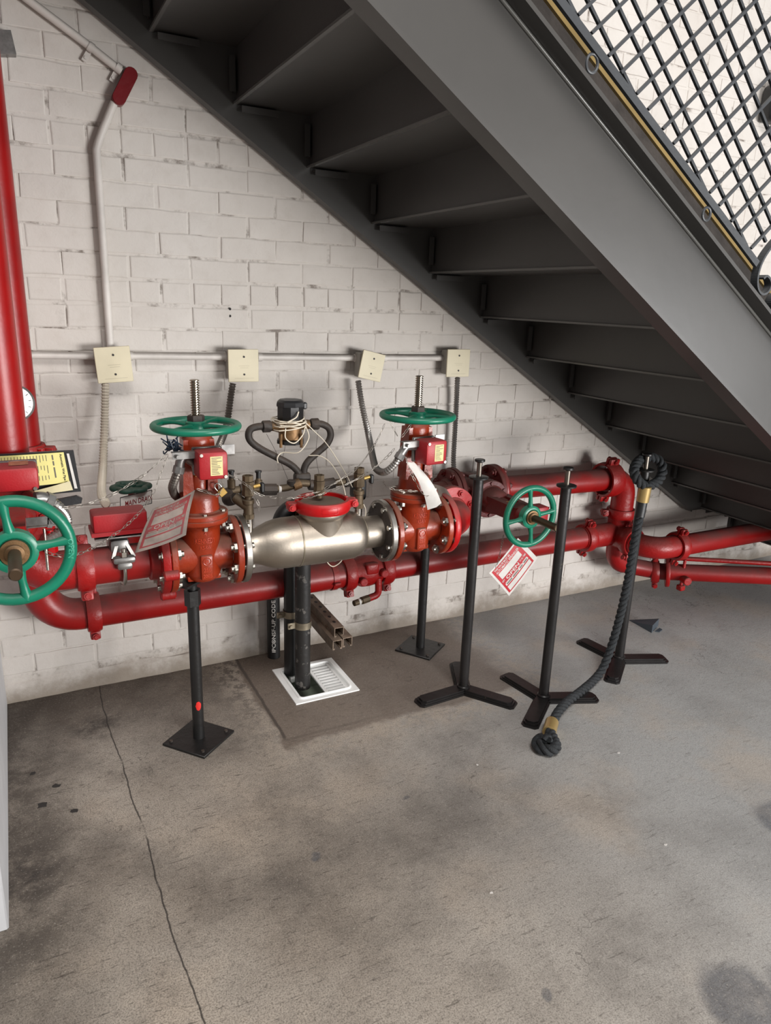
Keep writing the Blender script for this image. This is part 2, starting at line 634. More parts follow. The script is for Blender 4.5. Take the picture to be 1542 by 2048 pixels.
def patch(c00, c10, c11, c01, bend=0.0, curl=0.0):
    c00, c10, c11, c01 = map(V, (c00, c10, c11, c01))
    n = (c10 - c00).cross(c01 - c00).normalized()
    if n.dot(CAM - c00) < 0:
        n = -n

    def fn(u, v, up=0.0):
        p = (c00 * (1 - u) + c10 * u) * (1 - v) + (c01 * (1 - u) + c11 * u) * v
        return p + n * (up + bend * math.sin(PI * u) + curl * math.sin(PI * v))
    return fn


def sheet(mb, fn, u0, u1, v0, v1, nu=8, nv=8, up=0.0, thick=0.0):
    vs_ = [fn(u0 + (u1 - u0) * i / nu, v0 + (v1 - v0) * j / nv, up) for j in range(nv + 1) for i in range(nu + 1)]
    q = nu + 1
    fs = [(j * q + i, j * q + i + 1, (j + 1) * q + i + 1, (j + 1) * q + i) for j in range(nv) for i in range(nu)]
    if thick:
        k = len(vs_)
        vs_ += [fn(u0 + (u1 - u0) * i / nu, v0 + (v1 - v0) * j / nv, up - thick) for j in range(nv + 1) for i in range(nu + 1)]
        fs += [tuple(k + i for i in reversed(f)) for f in fs]
        rim = [i for i in range(q)] + [j * q + nu for j in range(1, nv + 1)] + [nv * q + i for i in range(nu - 1, -1, -1)] + [j * q for j in range(nv - 1, 0, -1)]
        fs += [(a, b, b + k, a + k) for a, b in zip(rim, rim[1:] + rim[:1])]
    return mb.add(vs_, fs)


# ------------------------------------------------------------------ setting: brick wall
BH, BL, BZ0, BX0 = .0798, .213, 1.458, .498
wallm = M().box((2.9, .0535, 2.0), (8.6, .10, 4.0))
wall = obj('wall_back', wallm, MORT)
tag(wall, 'white painted brick wall behind the pipework', None, None, 'structure')


def brick_mesh(L, H, seed):
    r = random.Random(seed)
    m = M()
    x, z, b, y0 = L / 2, H / 2, .0048, .0
    j = lambda a: r.uniform(-a, a)
    n = 4 if L > .15 else 2
    o = [(-x + 2 * x * i / n, -z) for i in range(n)] + [(x, -z)] + [(x - 2 * x * i / n, z) for i in range(n)] + [(-x, z)]
    K = len(o)
    jit = [(j(.0016), j(.0018)) for _ in o]
    rings = []
    for ins, yy in ((0, .010), (.0008, .0014), (b, y0)):
        rings.append([(px - (math.copysign(ins, px) if abs(px) > x - .001 else 0) + q_[0], yy + j(.0004), pz - math.copysign(ins, pz) + q_[1]) for (px, pz), q_ in zip(o, jit)])
    vs_ = sum(rings, [])
    fs = []
    for k in range(2):
        fs += [(k * K + i, k * K + (i + 1) % K, k * K + K + (i + 1) % K, k * K + K + i) for i in range(K)]
    fs.append(tuple(2 * K + i for i in range(K)))
    m.add(vs_, fs)
    return m


SM = [brick_mesh(BL - .0065, BH - .0065, i) for i in range(8)]
HM = [brick_mesh(BL / 2 - .0065, BH - .0065, 20 + i) for i in range(6)]
SMm = [m.mesh('brick', BRICK, 14) for m in SM]
HMm = [m.mesh('brick', BRICK, 14) for m in HM]
bricks = []
for k in range(-17, 32):
    z = BZ0 + (k + .5) * BH
    head = k % 6 == 0
    step = BL / 2 if head else BL
    off = (BX0 - BL * .25) if head else (BX0 + (BL / 2 if k % 2 else 0) + (BL / 2))
    n0 = int((-1.2 - off) / step)
    for n in range(n0, int((7.1 - off) / step)):
        bricks.append((off + n * step + rnd.uniform(-.004, .004), z + rnd.uniform(-.0015, .0015) + .006 * math.sin(n * .31 * step + k), head))


def seen(x, z):
    u, v, c = pix((x, 0, z))
    if not (-25 < u < 1565 and -25 < v < 2060):
        return 0
    lo = 1.542 - .6325 * (x - 1.565)
    if x < 3.4 and z > lo and v > -30:
        # hidden behind the stair unless above the channel's top edge
        if v > 11 + (u - 1060) * 1.29 or u < 1060:
            return 0
    return (FPX / c) ** 2


vis = sorted(bricks, key=lambda q: -seen(q[0], q[1]))
rest = M()
for i, (x, z, head) in enumerate(vis):
    yy = rnd.uniform(-.0016, .0016)
    a = rnd.uniform(-.006, .006)
    if i < 300 and seen(x, z) > 0:
        o = link('brick', rnd.choice(HMm if head else SMm), wall)
        o.location = (x, yy, z)
        o.rotation_euler = (0, a, 0)
    else:
        src = rnd.choice(HM if head else SM)
        rest.add(src.v, src.f, Matrix.Translation((x, yy, z)))
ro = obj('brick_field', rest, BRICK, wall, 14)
ro['kind'] = 'stuff'

pb = M()
NX = 240
zs_ = (0, .012, .03, .05, .07, .084)
for a_ in range(NX + 1):
    x_ = -1.2 + 8.2 * a_ / NX
    for b_, z_ in enumerate(zs_):
        top = b_ == len(zs_) - 1
        pb.v.append(V((x_, (.010 if top else -.0035) + rnd.uniform(-.0016, .0016) + .002 * math.sin(x_ * 9), z_ + (.007 * math.sin(x_ * 23) + .006 * math.sin(x_ * 7.3 + 1) if top else 0))))
Q = len(zs_)
pb.f = [(a_ * Q + b_, (a_ + 1) * Q + b_, (a_ + 1) * Q + b_ + 1, a_ * Q + b_ + 1) for a_ in range(NX) for b_ in range(Q - 1)]
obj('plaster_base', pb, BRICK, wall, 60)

wl = obj('wall_left', M().box((-.235, -.556, .275), (.18, 1.112, .55), None, .004), POSTW)
tag(wl, 'white low side wall at the lower left edge', None, None, 'structure')

for hx, hy in ((460, 618), (460, 632)):
    obj('bolt_hole', M().cyl(at(hx, hy, -.0022), at(hx, hy, .006), .0048, 10), BLKTXT, wall)

# floor, with the opening of the sink left out
DX0, DX1, DY0, DY1 = .868, 1.078, -.418, -.188
fm = M()
X0, X1, Y0, Y1 = -1.5, 7.2, -5.5, .01


def quad(m, x0, x1, y0, y1, z=0.0):
    m.add([(x0, y0, z), (x1, y0, z), (x1, y1, z), (x0, y1, z)], [(0, 1, 2, 3)])


for a in ((X0, DX0, Y0, Y1), (DX1, X1, Y0, Y1), (DX0, DX1, Y0, DY0), (DX0, DX1, DY1, Y1)):
    quad(fm, *a)
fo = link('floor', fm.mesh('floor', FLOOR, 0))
tag(fo, 'worn stained concrete floor', None, None, 'structure')

# ------------------------------------------------------------------ staircase
RUN, RISE, SX, SZ = .2665, .1695, 1.565, 1.612
SL = RISE / RUN
cs = math.cos(math.atan(SL))
st = thing('staircase', 'charcoal painted steel staircase rising to the left above the pipework', 'staircase', (4.1, -.6, 0))


def along(x0, x1, base, h, y0, t, low=None):
    """plate in the stair's slope: from x0 to x1, lower edge base at SX, vertical height h"""
    zz = lambda x: base - .6345 * (x - SX)
    poly = [(x0, zz(x0)), (x1, zz(x1)), (x1, zz(x1) + h), (x0, zz(x0) + h)]
    if low:
        poly = low
    m = M()
    m.add([(x, y0, z) for x, z in poly] + [(x, y0 + t, z) for x, z in poly],
          [tuple(range(len(poly))), tuple(range(2 * len(poly) - 1, len(poly) - 1, -1))] +
          [(i, (i + 1) % len(poly), len(poly) + (i + 1) % len(poly), len(poly) + i) for i in range(len(poly))])
    return m


fz = lambda x: 1.542 - .6325 * (x - 1.565)
far = along(0, 0, 0, 0, -.068, .012, [(-1.2, fz(-1.2)), (3.36, fz(3.36)), (3.36, .415), (3.66, .415), (3.66, .345), (4.35, .345), (4.35, .55), (-1.2, fz(-1.2) + .372)])
obj('far_stringer', far, STAIR, st)
fb = M()
fb.bar((-1.2, -.045, fz(-1.2) + .003), (3.36, -.045, fz(3.36) + .003), .045, .007, (.535, 0, .845))
obj('stringer_flange', fb, STAIR, st)
NB, NH = 1.600, .352
web = along(-1.2, 4.1, NB, NH, -1.062, .01)
obj('near_stringer', web, STAIR, st)
zb = NB + NH - .0175
wbd = M().cyl((-1.2, -1.0645, zb - .6345 * (-1.2 - SX)), (4.1, -1.0645, zb - .6345 * (4.1 - SX)), .0055, 12)
obj('weld_bead', wbd, STAIR_LIT, st)  # bead painted lighter than the stringer to draw its highlight line
for nm, dz in (('stringer_flange', .006), ('stringer_flange', NH - .006)):
    p0 = (-1.2, -1.091, NB + dz - .6345 * (-1.2 - SX))
    p1 = (4.1, -1.091, NB + dz - .6345 * (4.1 - SX))
    obj(nm, M().bar(p0, p1, .062, .011, (.535, 0, .845)), STAIR, st)
for i in range(-9, 9):
    x, z = SX + RUN * i, SZ - RISE * i
    r = M().box((x + .003, -.557, z + RISE / 2 + .003), (.006, .995, RISE + .006))
    obj('riser', r, STAIR, st)
    obj('riser_lip', M().box((x - .005, -.557, z + .003), (.012, .995, .007)), STAIR_LIT, st)  # lip painted lighter than the riser, standing in for light on its edge
    obj('tread', M().box((x + RUN / 2, -.557, z + .004), (RUN + .004, .995, .006)), STAIR, st)
    b = M().box((x + .075, -.082, z - .008), (.13, .028, .005))
    b.box((x + .075, -.0955, z - .016), (.13, .004, .02))
    b.box((x - .012, -.082, z + RISE * .5), (.005, .028, RISE * .62))
    b.box((x - .02, -.0955, z + RISE * .5), (.02, .004, RISE * .62))
    obj('tread_bracket', b, STAIR, st)

# wall side skirting above the treads, with its brass strip
sk = thing('stair_skirting', 'dark wall skirting with a brass strip above the far side of the stair', 'skirting', (2.7, -.03, 2.2))
g0, g1 = at(1097, 8, -.03), at(1501, 538, -.03)
dd = (g1 - g0).normalized()
A0, B0 = g0 - dd * 2.2, g1 + dd * .9
obj('skirting_board', M().bar(A0 - V((.07, 0, .11)), B0 - V((.07, 0, .11)), .22, .03), IRON, sk)
obj('brass_strip', M().bar(A0, B0, .018, .034), GOLD, sk)

# railing with lattice
rl = thing('stair_railing', 'grey iron railing with a diamond lattice on top of the near stringer', 'railing', (2.2, -1.09, 1.6))
RY = -1.09
rz = lambda x: 2.219 - .637 * (x - 1.277)
obj('bottom_rail', M().bar((.2, RY - .003, rz(.2) + .012), (2.182, RY - .003, rz(2.182) + .012), .021, .012), RAIL, rl)
obj('top_rail', M().bar((.2, RY, rz(.2) + .86), (3.0, RY, rz(3.0) + .86), .035, .03), RAIL, rl)
ta, tb = math.tan(math.radians(42.2)), math.tan(math.radians(-43.6))


def bar_on(x0, slope, hi=.85):
    """lattice bar from the bottom rail at x0 up to the top rail"""
    z0 = rz(x0) + .03
    x1 = x0 + (hi - .03) / (slope + .637)
    return V((x0, RY, z0)), V((x1, RY, z0 + slope * (x1 - x0)))


for k in range(-6, 8):
    for e in (0, .049):
        x0 = 1.35 + .1128 * k + e
        if x0 < .7 or x0 > 2.15:
            continue
        a, b = bar_on(x0, ta)
        obj('lattice_bar', M().bar(a + V((0, -.005, 0)), b + V((0, -.005, 0)), .0082, .0085), RAIL, rl)
for k in range(-3, 14):
    for e in (0, .104):
        c = 3.562 + .1738 * k + e
        # z = c - .953 x meets the rail line
        xb = (c - (2.219 + .637 * 1.277 + .03)) / (.953 - .637)
        xt = (c - (2.219 + .637 * 1.277 + .85)) / (.953 - .637)
        if xb < .7 or xt > 2.9:
            continue
        xb2 = xb
        if xb > 2.17:
            # stops on the scroll or runs down beside it
            xb2 = min(xb, 2.205 + .35 * max(0.0, (c - 3.80)))
        zb = c - .953 * xb2
        xt = max(xt, .3)
        if xt >= xb2:
            continue
        obj('lattice_bar', M().bar((xt, RY + .005, c - .953 * xt), (xb2, RY + .005, zb), .0082, .0085), RAIL, rl)
for px, py, rr in ((1184, 127, .019), (1413, 428, .0165)):
    c = at(px, py, RY)
    obj('ring', M().tube([c + V((math.cos(a * PI / 12) * rr, 0, math.sin(a * PI / 12) * rr * 1.15)) for a in range(24)], .0042, 8, True), RAIL, rl)
sc = smooth([at(x, y, RY) for x, y in ((1600, 448), (1560, 470), (1535, 497), (1518, 525), (1510, 552), (1510, 575), (1518, 588), (1529, 585), (1536, 573), (1535, 560), (1528, 552), (1521, 557))], 5)
scm = M()
for a, b in zip(sc, sc[1:]):
    scm.bar(a, b, .026, .007, (-(b - a).z, 0, (b - a).x))
obj('scroll', scm, RAIL, rl)
sc2 = smooth([at(x, y, RY) for x, y in ((1600, 640), (1560, 640), (1543, 626), (1537, 606), (1545, 590), (1558, 586))], 5)
scm = M()
for a, b in zip(sc2, sc2[1:]):
    scm.bar(a, b, .026, .007, (-(b - a).z, 0, (b - a).x))
obj('scroll', scm, RAIL, rl)

# ------------------------------------------------------------------ pipe parts
PY, PZ, PR = -.515, .69, .0572          # the front run
LY, LZ = -.15, .383                     # the low run along the wall


def bend(c, a, b, R, n=12):
    """quarter arc: centre c, from c+a*R to c+b*R"""
    c, a, b = V(c), V(a), V(b)
    return [c + a * R * math.cos(PI / 2 * i / n) + b * R * math.sin(PI / 2 * i / n) for i in range(n + 1)]


def pipe(name, pts, r, mat, label, cat='pipe', group=None, n=28):
    return solo(name, M().tube(pts, r, n), mat, label, cat, group, 50)


def coupling(loc, axis, ear, label, r=.0572, wd=.048, mat=None, gap=True):
    """grooved pipe coupling: two housing halves, four bolt pads, two bolts"""
    mat = mat or REDC
    m = axm(loc, axis, ear)
    t = thing('pipe_coupling', label, 'pipe coupling', mtx=m, group='grooved pipe couplings')
    h = wd / 2
    for s in (1, -1):
        q = M()
        N = 14
        prof = [(r + .0015, -h), (r + .012, -h), (r + .017, -h * .5), (r + .017, h * .5), (r + .012, h), (r + .0015, h)]
        vs_, fs = [], []
        for i in range(N + 1):
            a = PI * (i / N) * .965 + PI * .0175
            for rr, zz in prof:
                vs_.append((rr * math.cos(a), s * rr * math.sin(a), zz))
        K = len(prof)
        for i in range(N):
            for j in range(K):
                fs.append((i * K + j, i * K + (j + 1) % K, (i + 1) * K + (j + 1) % K, (i + 1) * K + j))
        fs += [tuple(range(K)), tuple(N * K + j for j in range(K))]
        q.add(vs_, fs)
        for e in (1, -1):
            q.box((e * (r + .025), s * .0105, 0), (.036, .017, wd * .72), None, .005, 2)
        obj('housing_half', q, mat, t)
    for e in (1, -1):
        q = M().cyl((e * (r + .03), -.034, 0), (e * (r + .03), .034, 0), .0065, 10)
        q.hexa((e * (r + .03), .019, 0), (e * (r + .03), .031, 0), .0125)
        q.cyl((e * (r + .03), -.030, 0), (e * (r + .03), -.019, 0), .0115, 12)
        obj('bolt', q, mat, t)
    return t


BOLT = None


def bolt_mesh(mat, L=.076):
    q = M().cyl((0, 0, -L / 2), (0, 0, L / 2), .0095, 10)
    for s in (1, -1):
        q.hexa((0, 0, s * (L / 2 - .026)), (0, 0, s * (L / 2 - .009)), .0175)
        q.cyl((0, 0, s * (L / 2 - .028)), (0, 0, s * (L / 2 - .026)), .0185, 14)
    return q.mesh('bolt', mat)


BM = bolt_mesh(STEEL)
BMR = bolt_mesh(REDB)
BMD = bolt_mesh(RUST)


def wheel(R, rim, hub, spokes=4, wide=.02, big=False):
    """handwheel in the xy plane"""
    q = M()
    q.tube([(R * math.cos(2 * PI * i / 48), R * math.sin(2 * PI * i / 48), 0) for i in range(48)], rim, 12, True)
    q.lathe([(hub * .55, -.014), (hub, -.014), (hub, .012), (hub * .86, .016), (hub * .72, .016), (hub * .55, .008)], None, 28, False)
    sp_ = []
    for k in range(spokes):
        a = 2 * PI * (k + .5) / spokes if not big else 2 * PI * k / spokes + .12
        pts = []
        for i in range(9):
            f = i / 8
            rr = hub * .8 + (R - hub * .8) * f
            z = .004 * math.sin(PI * f)
            pts.append((rr * math.cos(a), rr * math.sin(a), z))
        sp_.append(M().tube(pts, lambda i: wide * (.62 + .38 * abs(i / 4 - 1) ** 1.6), 10))
    return q, sp_


def gate_valve(name, label, mtx, body, bolt, wh=(.127, .0115, .031, .010, False), stemmat=None, letters=True, lit=None):
    t = thing(name, label, 'gate valve', mtx=mtx, group='rising stem gate valves')
    X = (1, 0, 0)
    ax = axm((0, 0, 0), X, (0, 0, 1))
    b = M().lathe([(.060, -.0890), (.060, -.06), (.062, -.03), (.062, .03), (.060, .06), (.060, .0890)], ax, 32)
    b.lathe([(.046, -.083), (.057, -.072), (.062, -.055), (.063, .09), (.066, .103), (.074, .1105)], None, 36, True, .98, 1.10)
    b.box((0, -.066, -.026), (.040, .022, .085), None, .008, 2)
    b.box((0, .066, -.026), (.040, .022, .085), None, .008, 2)
    b.box((0, 0, -.074), (.11, .07, .02), None, .006, 2)
    bo = obj('body', b, body, t)
    for s in (-1, 1):
        f = M().lathe([(.060, -.0), (.075, .002), (.112, .002), (.1145, .005), (.1145, .020), (.1125, .0225), (.06, .0225)], axm((s * .0905 - (0 if s > 0 else 0), 0, 0), (s, 0, 0), (0, 0, 1)), 44, False)
        obj('flange', f, body, t)
        for k in range(8):
            a = PI / 8 + k * PI / 4
            o = link('bolt', bolt, t)
            o.matrix_local = axm((s * .112, .0945 * math.cos(a), .0945 * math.sin(a)), X)
    bf = M()
    bf.lathe([(.07, .1105), (.087, .1115), (.089, .114), (.089, .126), (.087, .1275), (.087, .1285), (.089, .130), (.089, .142), (.086, .1455), (.06, .147)], None, 40, True, 1.0, .93)
    obj('bonnet_flange', bf, body, t)
    for k in range(6):
        a = PI / 6 + k * PI / 3
        q = M().hexa((.076 * math.cos(a), .071 * math.sin(a), .097), (.076 * math.cos(a), .071 * math.sin(a), .1105), .0095)
        q.hexa((.076 * math.cos(a), .071 * math.sin(a), .144), (.076 * math.cos(a), .071 * math.sin(a), .152), .0085)
        obj('bonnet_bolt', q, STEEL if bolt is BM else body, t)
    bn = M().lathe([(.070, .146), (.0635, .151), (.0610, .166), (.0600, .186), (.056, .203), (.046, .215), (.030, .220), (.030, .248), (.022, .262), (.022, .268)], None, 32, True, 1, .92)
    obj('bonnet', bn, body, t)
    yk = M()
    for s in (-1, 1):
        yk.add([(s * .056, -.032, .192), (s * .020, -.032, .192), (s * .020, .032, .192), (s * .056, .032, .192),
                (s * .047, -.029, .38), (s * .030, -.029, .38), (s * .030, .029, .38), (s * .047, .029, .38)],
               [(0, 1, 2, 3), (4, 5, 6, 7), (0, 1, 5, 4), (1, 2, 6, 5), (2, 3, 7, 6), (3, 0, 4, 7)])
    yk.lathe([(.040, .338), (.047, .342), (.048, .372), (.046, .386), (.034, .398)], None, 28, True, 1, .86)
    obj('yoke', yk, body, t)
    gl = M().lathe([(.026, .262), (.026, .270), (.016, .272), (.016, .284)], None, 6)
    obj('gland', gl, BRASSY, t)
    sm = stemmat or STEM
    q = M().cyl((0, 0, .25), (0, 0, .44), .0105, 14)
    prof = []
    zt = .563
    z = .44
    while z < zt - .006:
        prof += [(.0105, z), (.0145, z + .0022), (.0145, z + .0042), (.0105, z + .0062)]
        z += .0076
    if stemmat:
        q.cyl((0, 0, .43), (0, 0, .585), .0145, 18, None, .003)
    else:
        q.lathe(prof, None, 18)
    obj('stem', q, sm, t)
    R, rim, hub, wide, big = wh
    h, hs = wheel(R, rim, hub, 4, wide, big)
    h.xf(Matrix.Translation((0, 0, .418)))
    ho = obj('handwheel', h, GRN, t)
    for e in hs:
        obj('spoke', e.xf(Matrix.Translation((0, 0, .418))), GRN, ho)
    q = M().lathe([(.027, .432), (.027, .448), (.024, .4515)], None, 6) if not stemmat else M().lathe([(hub * .62, .41), (hub * .62, .436), (.022, .437), (.022, .444), (.019, .446)], None, 24)
    obj('wheel_nut', q, IRON if not stemmat else BRONZE, ho)
    if letters:
        def fn(u, v, up):
            a = -PI / 2 + (u - .5) * 1.1
            return V((.0618 * math.cos(a), .0692 * math.sin(a) - up, .10 - .1 * v))
        q = M()
        text_on(q, '4', fn, .44, .56, .05, .21, .0012)
        text_on(q, 'KENNEDY', fn, .02, .98, .28, .46, .0012)
        text_on(q, 'KS-RW', fn, .24, .76, .52, .66, .0012)
        obj('cast_lettering', q, lit or CASTTXT, t, 0)

        def f2(u, v, up):
            return V((-.017 + .034 * u, -.0771 - up, .022 - .085 * v))
        q = M()
        # small circled mark and ratings cast on the raised pad
        cc = f2(.5, .30, .001)
        q.tube([cc + V((math.cos(k * PI / 10) * .012, 0, math.sin(k * PI / 10) * .012)) for k in range(20)], .0012, 5, True)
        text_on(q, 'H', f2, .38, .62, .22, .38)
        text_on(q, '250', f2, .15, .85, .55, .72)
        text_on(q, '2005', f2, .1, .9, .80, .95)
        obj('cast_mark', q, lit or CASTTXT, t, 0)
    return t


# ------------------------------------------------------------------ main valves
v1 = gate_valve('gate_valve', 'orange red gate valve on the left of the steel backflow body, wheel on top', Matrix.Translation((.487, PY, PZ)), ORG, BM)
v2 = gate_valve('gate_valve', 'orange red gate valve on the right of the steel backflow body, wheel on top', Matrix.Translation((1.275, PY, PZ)), ORG, BM)
v3 = gate_valve('gate_valve', 'brown red gate valve lying on its side by the wall, bright green wheel facing out', axm((1.785, LY, .69), (0, -1, 0), (1, 0, 0)), RUST, BMD, (.118, .0125, .046, .013, True), STEMB, False)
v4 = gate_valve('gate_valve', 'red riser gate valve at the left edge with a large green wheel facing out', axm((-.040, PY, .905), (0, -1, 0), (0, 0, 1)), REDC, BMR, (.122, .0145, .052, .0155, True), STEMB, False)



def f4(u, v, up):
    a = math.radians(-78 - 26 * u)
    dr = (.5 - v) * .018
    r = .122 + dr
    return V((r * math.cos(a), r * math.sin(a), .418 + math.sqrt(max(.0145 ** 2 - dr * dr, 0)) + up))


wm = [c_ for c_ in v4.children if c_.name.startswith('handwheel')][0]
q = M()
text_on(q, 'OPEN', f4, .1, 1, .15, .85, .0006)
obj('cast_lettering', q, pm('worn_green_letters', (60, 156, 128), .35), wm, 0)
# ------------------------------------------------------------------ backflow preventer
bp = thing('backflow_preventer', 'stainless steel double check backflow body between the two orange valves', 'backflow preventer', (.89, PY, .6))
ax = axm((0, PY, PZ), (1, 0, 0), (0, 0, 1))
b = M().lathe([(.058, .620), (.0565, .650), (.060, .668), (.069, .690), (.079, .714), (.0855, .742), (.088, .770), (.088, .990), (.086, 1.020), (.080, 1.040), (.068, 1.056), (.061, 1.062), (.059, 1.068), (.058, 1.150)], ax, 56)
obj('shell', b, SS, bp, 60)
for xx in (.812, 1.062):
    rr = .0888 if xx < 1 else .0605
    obj('weld_seam', M().lathe([(rr - .002, xx - .004), (rr + .0006, xx - .002), (rr + .0006, xx + .002), (rr - .002, xx + .004)], ax, 56, False), CLAMP, bp)
CXc, CYc = .905, PY - .012
nk = M().lathe([(.070, .690), (.073, .772), (.075, .776), (.082, .784), (.083, .800), (.080, .806)], Matrix.Translation((CXc, CYc, 0)), 44)
obj('access_neck', nk, SS, bp, 50)
obj('access_cover', M().lathe([(.080, .800), (.080, .824), (.074, .828), (.03, .830)], Matrix.Translation((CXc, CYc, 0)), 44), pm('dusty_cover', (118, 108, 98), .6, .6, dust=.8, dcol=(122, 106, 92)), bp)
for s, xx in ((-1, .617), (1, 1.146)):
    f = M().lathe([(.05, -.0105), (.112, -.0105), (.1145, -.008), (.1145, .008), (.112, .0105), (.05, .0105)], axm((xx, PY, PZ), (1, 0, 0), (0, 0, 1)), 48, False)
    obj('end_flange', f, SSR if s < 0 else SSR, bp)
    if s > 0:
        obj('flange_hub', M().lathe([(.058, -.0145), (.098, -.0145), (.104, -.0115), (.104, -.0105)], axm((xx, PY, PZ), (1, 0, 0), (0, 0, 1)), 44), IRON, bp)
cl = coupling((CXc, CYc, .818), (0, 0, 1), (1, -.10, 0), 'bright red clamp round the access cover of the steel backflow body', .0815, .040, REDB)
q = M()


def fcl(u, v, up):
    a = -PI / 2 + (u - .5) * .55 - .10
    r = .0995 + up
    return V((CXc + r * math.cos(a), CYc + r * math.sin(a), .828 - .02 * v))


for (u0, u1, v0, v1) in ((0, 1, 0, .06), (0, 1, .94, 1), (0, .02, 0, 1), (.98, 1, 0, 1)):
    sheet(q, fcl, u0, u1, v0, v1, 8, 1, .0010)
obj('raised_frame', M().add(q.v, q.f, axm((CXc, CYc, .818), (0, 0, 1), (1, -.10, 0)).inverted()), REDB, cl, 0)


def cock(x, y, z0, tall, lab, side=1, nip=True, handle=True):
    """test cock: chrome nipple, brass tee, ball valve with its handle"""
    t = thing('test_cock', lab, 'test cock', (x, y, z0), 'brass test cocks')
    z = z0
    if nip:
        obj('nipple', M().cyl((x, y, z - .02), (x, y, z + .050), .0135, 16), CHROME, t)
        z += .045
        q = M().cyl((x, y, z), (x, y, z + .016), .0195, 8)
        q.cyl((x, y, z + .012), (x, y, z + .052), .0165, 14)
        q.cyl((x, y, z + .050), (x, y, z + .066), .020, 14, None, .002)
        obj('tee', q, BRASS, t)
        z += .066
    q = M().cyl((x, y, z), (x, y, z + .012), .012, 12)
    q.lathe([(.015, .010), (.021, .014), (.021, .030), (.0195, .034), (.0195, .050), (.021, .054), (.021, .060)], Matrix.Translation((x, y, z)), 8)
    q.lathe([(.0165, .060), (.0185, .062), (.0185, .080), (.012, .081), (.011, .072)], Matrix.Translation((x, y, z)), 8)
    obj('ball_valve', q, BRASS, t)
    if handle:
        h = M().cyl((x + side * .018, y, z + .04), (x + side * .040, y, z + .044), .007, 10)
        obj('spindle', h, BRASSY, t)
        h = M().box((x + side * .048, y, z + .036), (.014, .02, .034), None, .004)
        obj('handle', h, PLAST, t)
    return t


cock(.647, PY, .746, 1, 'tall brass test cock with chrome nipple at the left end of the steel body')
cock(1.049, PY, .742, 1, 'tall brass test cock with chrome nipple at the right end of the steel body')
cock(CXc - .012, CYc, .842, 1, 'short brass test cock on the access cover inside the red clamp', 1, False, False)

# bypass with the heart shaped pipe and the meter
HY = -.36
by = thing('bypass_pipework', 'dark iron bypass pipes rising in a heart shape behind the backflow body', 'pipework', (.89, HY, .85))
L_ = smooth([at(x, y, HY) for x, y in ((599, 962), (597, 946), (582, 930), (552, 914), (520, 897), (502, 883), (497, 870), (502, 858), (517, 853), (532, 853))], 6)
R_ = smooth([at(x, y, HY) for x, y in ((610, 962), (608, 940), (616, 923), (634, 906), (653, 889), (661, 872), (658, 857), (646, 849), (632, 847))], 6)
obj('left_tube', M().tube(L_, .0125, 16), IRON, by, 60)
obj('right_tube', M().tube(R_, .0125, 16), IRON, by, 60)
a, b = at(531, 853, HY), at(631, 848, HY)
for p, d in ((a, 1), (b, -1)):
    dv = (b - a).normalized() * d
    q = M().lathe([(.015, -.012), (.021, -.010), (.021, .016), (.018, .020)], axm(p, dv), 8)
    obj('union_nut', q, IRON, by)
q = M().box(at(604, 958, HY), (.062, .04, .05), None, .012, 2)
obj('yoke_fitting', q, IRON, by)
rp = [at(x, y, -.40) for x, y in ((452, 985), (470, 980), (500, 978), (540, 978), (575, 975), (600, 966), (640, 970), (665, 966), (700, 962), (716, 958))]
obj('run_tube', M().tube(smooth(rp, 4), .013, 14), BRASS, by, 60)
for x0, y0, x1, y1, rr, mt in ((480, 980, 500, 978, .020, IRON), (523, 979, 552, 979, .021, IRON), (556, 978, 561, 978, .0145, PAPER), (586, 972, 600, 966, .019, BRONZE), (618, 970, 636, 970, .019, IRON), (640, 970, 668, 966, .021, IRON), (690, 964, 712, 960, .021, IRON)):
    obj('run_coupling', M().cyl(at(x0, y0, -.40), at(x1, y1, -.40), rr, 8 if rr > .02 else 14), mt, by)
obj('run_coupling', M().cyl(at(583, 960, -.40), at(583, 972, -.40), .0165, 14, None, .003), IRON, by)
q = M().cyl(at(470, 995, -.48), (.647, PY, .83), .0175, 14)
obj('side_elbow', q, BRASS, by)
obj('side_elbow', M().tube(smooth([at(470, 997, -.48), at(456, 1000, -.45), at(455, 985, -.40)], 5), .0195, 14), IRON, by)
for x in (463, 517):
    p = at(x, 975, -.41)
    q = M().cyl(p, p + V((0, 0, .026)), .014, 10)
    q.cyl(p + V((0, 0, .026)), p + V((0, 0, .034)), .009, 10)
    o = obj('shutoff_valve', q, BRASS, by)
    q = M().cyl(p + V((0, 0, .034)), p + V((0, 0, .056)), .0085, 10)
    q.cyl(p + V((0, 0, .054)), p + V((0, 0, .060)), .012, 10)
    obj('valve_cap', q, PLAST, o)

rv = thing('relief_valve', 'black relief valve elbow behind the left of the red clamp', 'relief valve', (.80, -.40, .72))
obj('elbow', M().tube(bend((.86, -.395, .715), (-1, 0, 0), (0, 0, 1), .060, 10) + [(.90, -.395, .775)], .032, 20), PLAST, rv, 60)
obj('neck', M().cyl((.80, -.395, .62), (.80, -.395, .722), .036, 20), PLAST, rv)
obj('nipple', M().cyl((.845, -.425, .775), (.872, -.435, .772), .024, 16), BRONZE, rv)
bf_ = M().box((1.095, -.41, .83), (.05, .07, .09), None, .018, 2)
solo('foam_wrap', bf_, PLAST, 'lump of black pipe insulation between the steel body and the right orange valve', 'insulation')
mc = at(581, 862, HY)
mtv = thing('water_meter', 'bronze water meter with a black register cap on top of the heart shaped pipe', 'water meter', mc)
q = M().lathe([(.030, -.030), (.042, -.026), (.042, -.012), (.039, .004), (.041, .030), (.038, .042)], Matrix.Translation(mc), 28)
dv = (b - a).normalized()
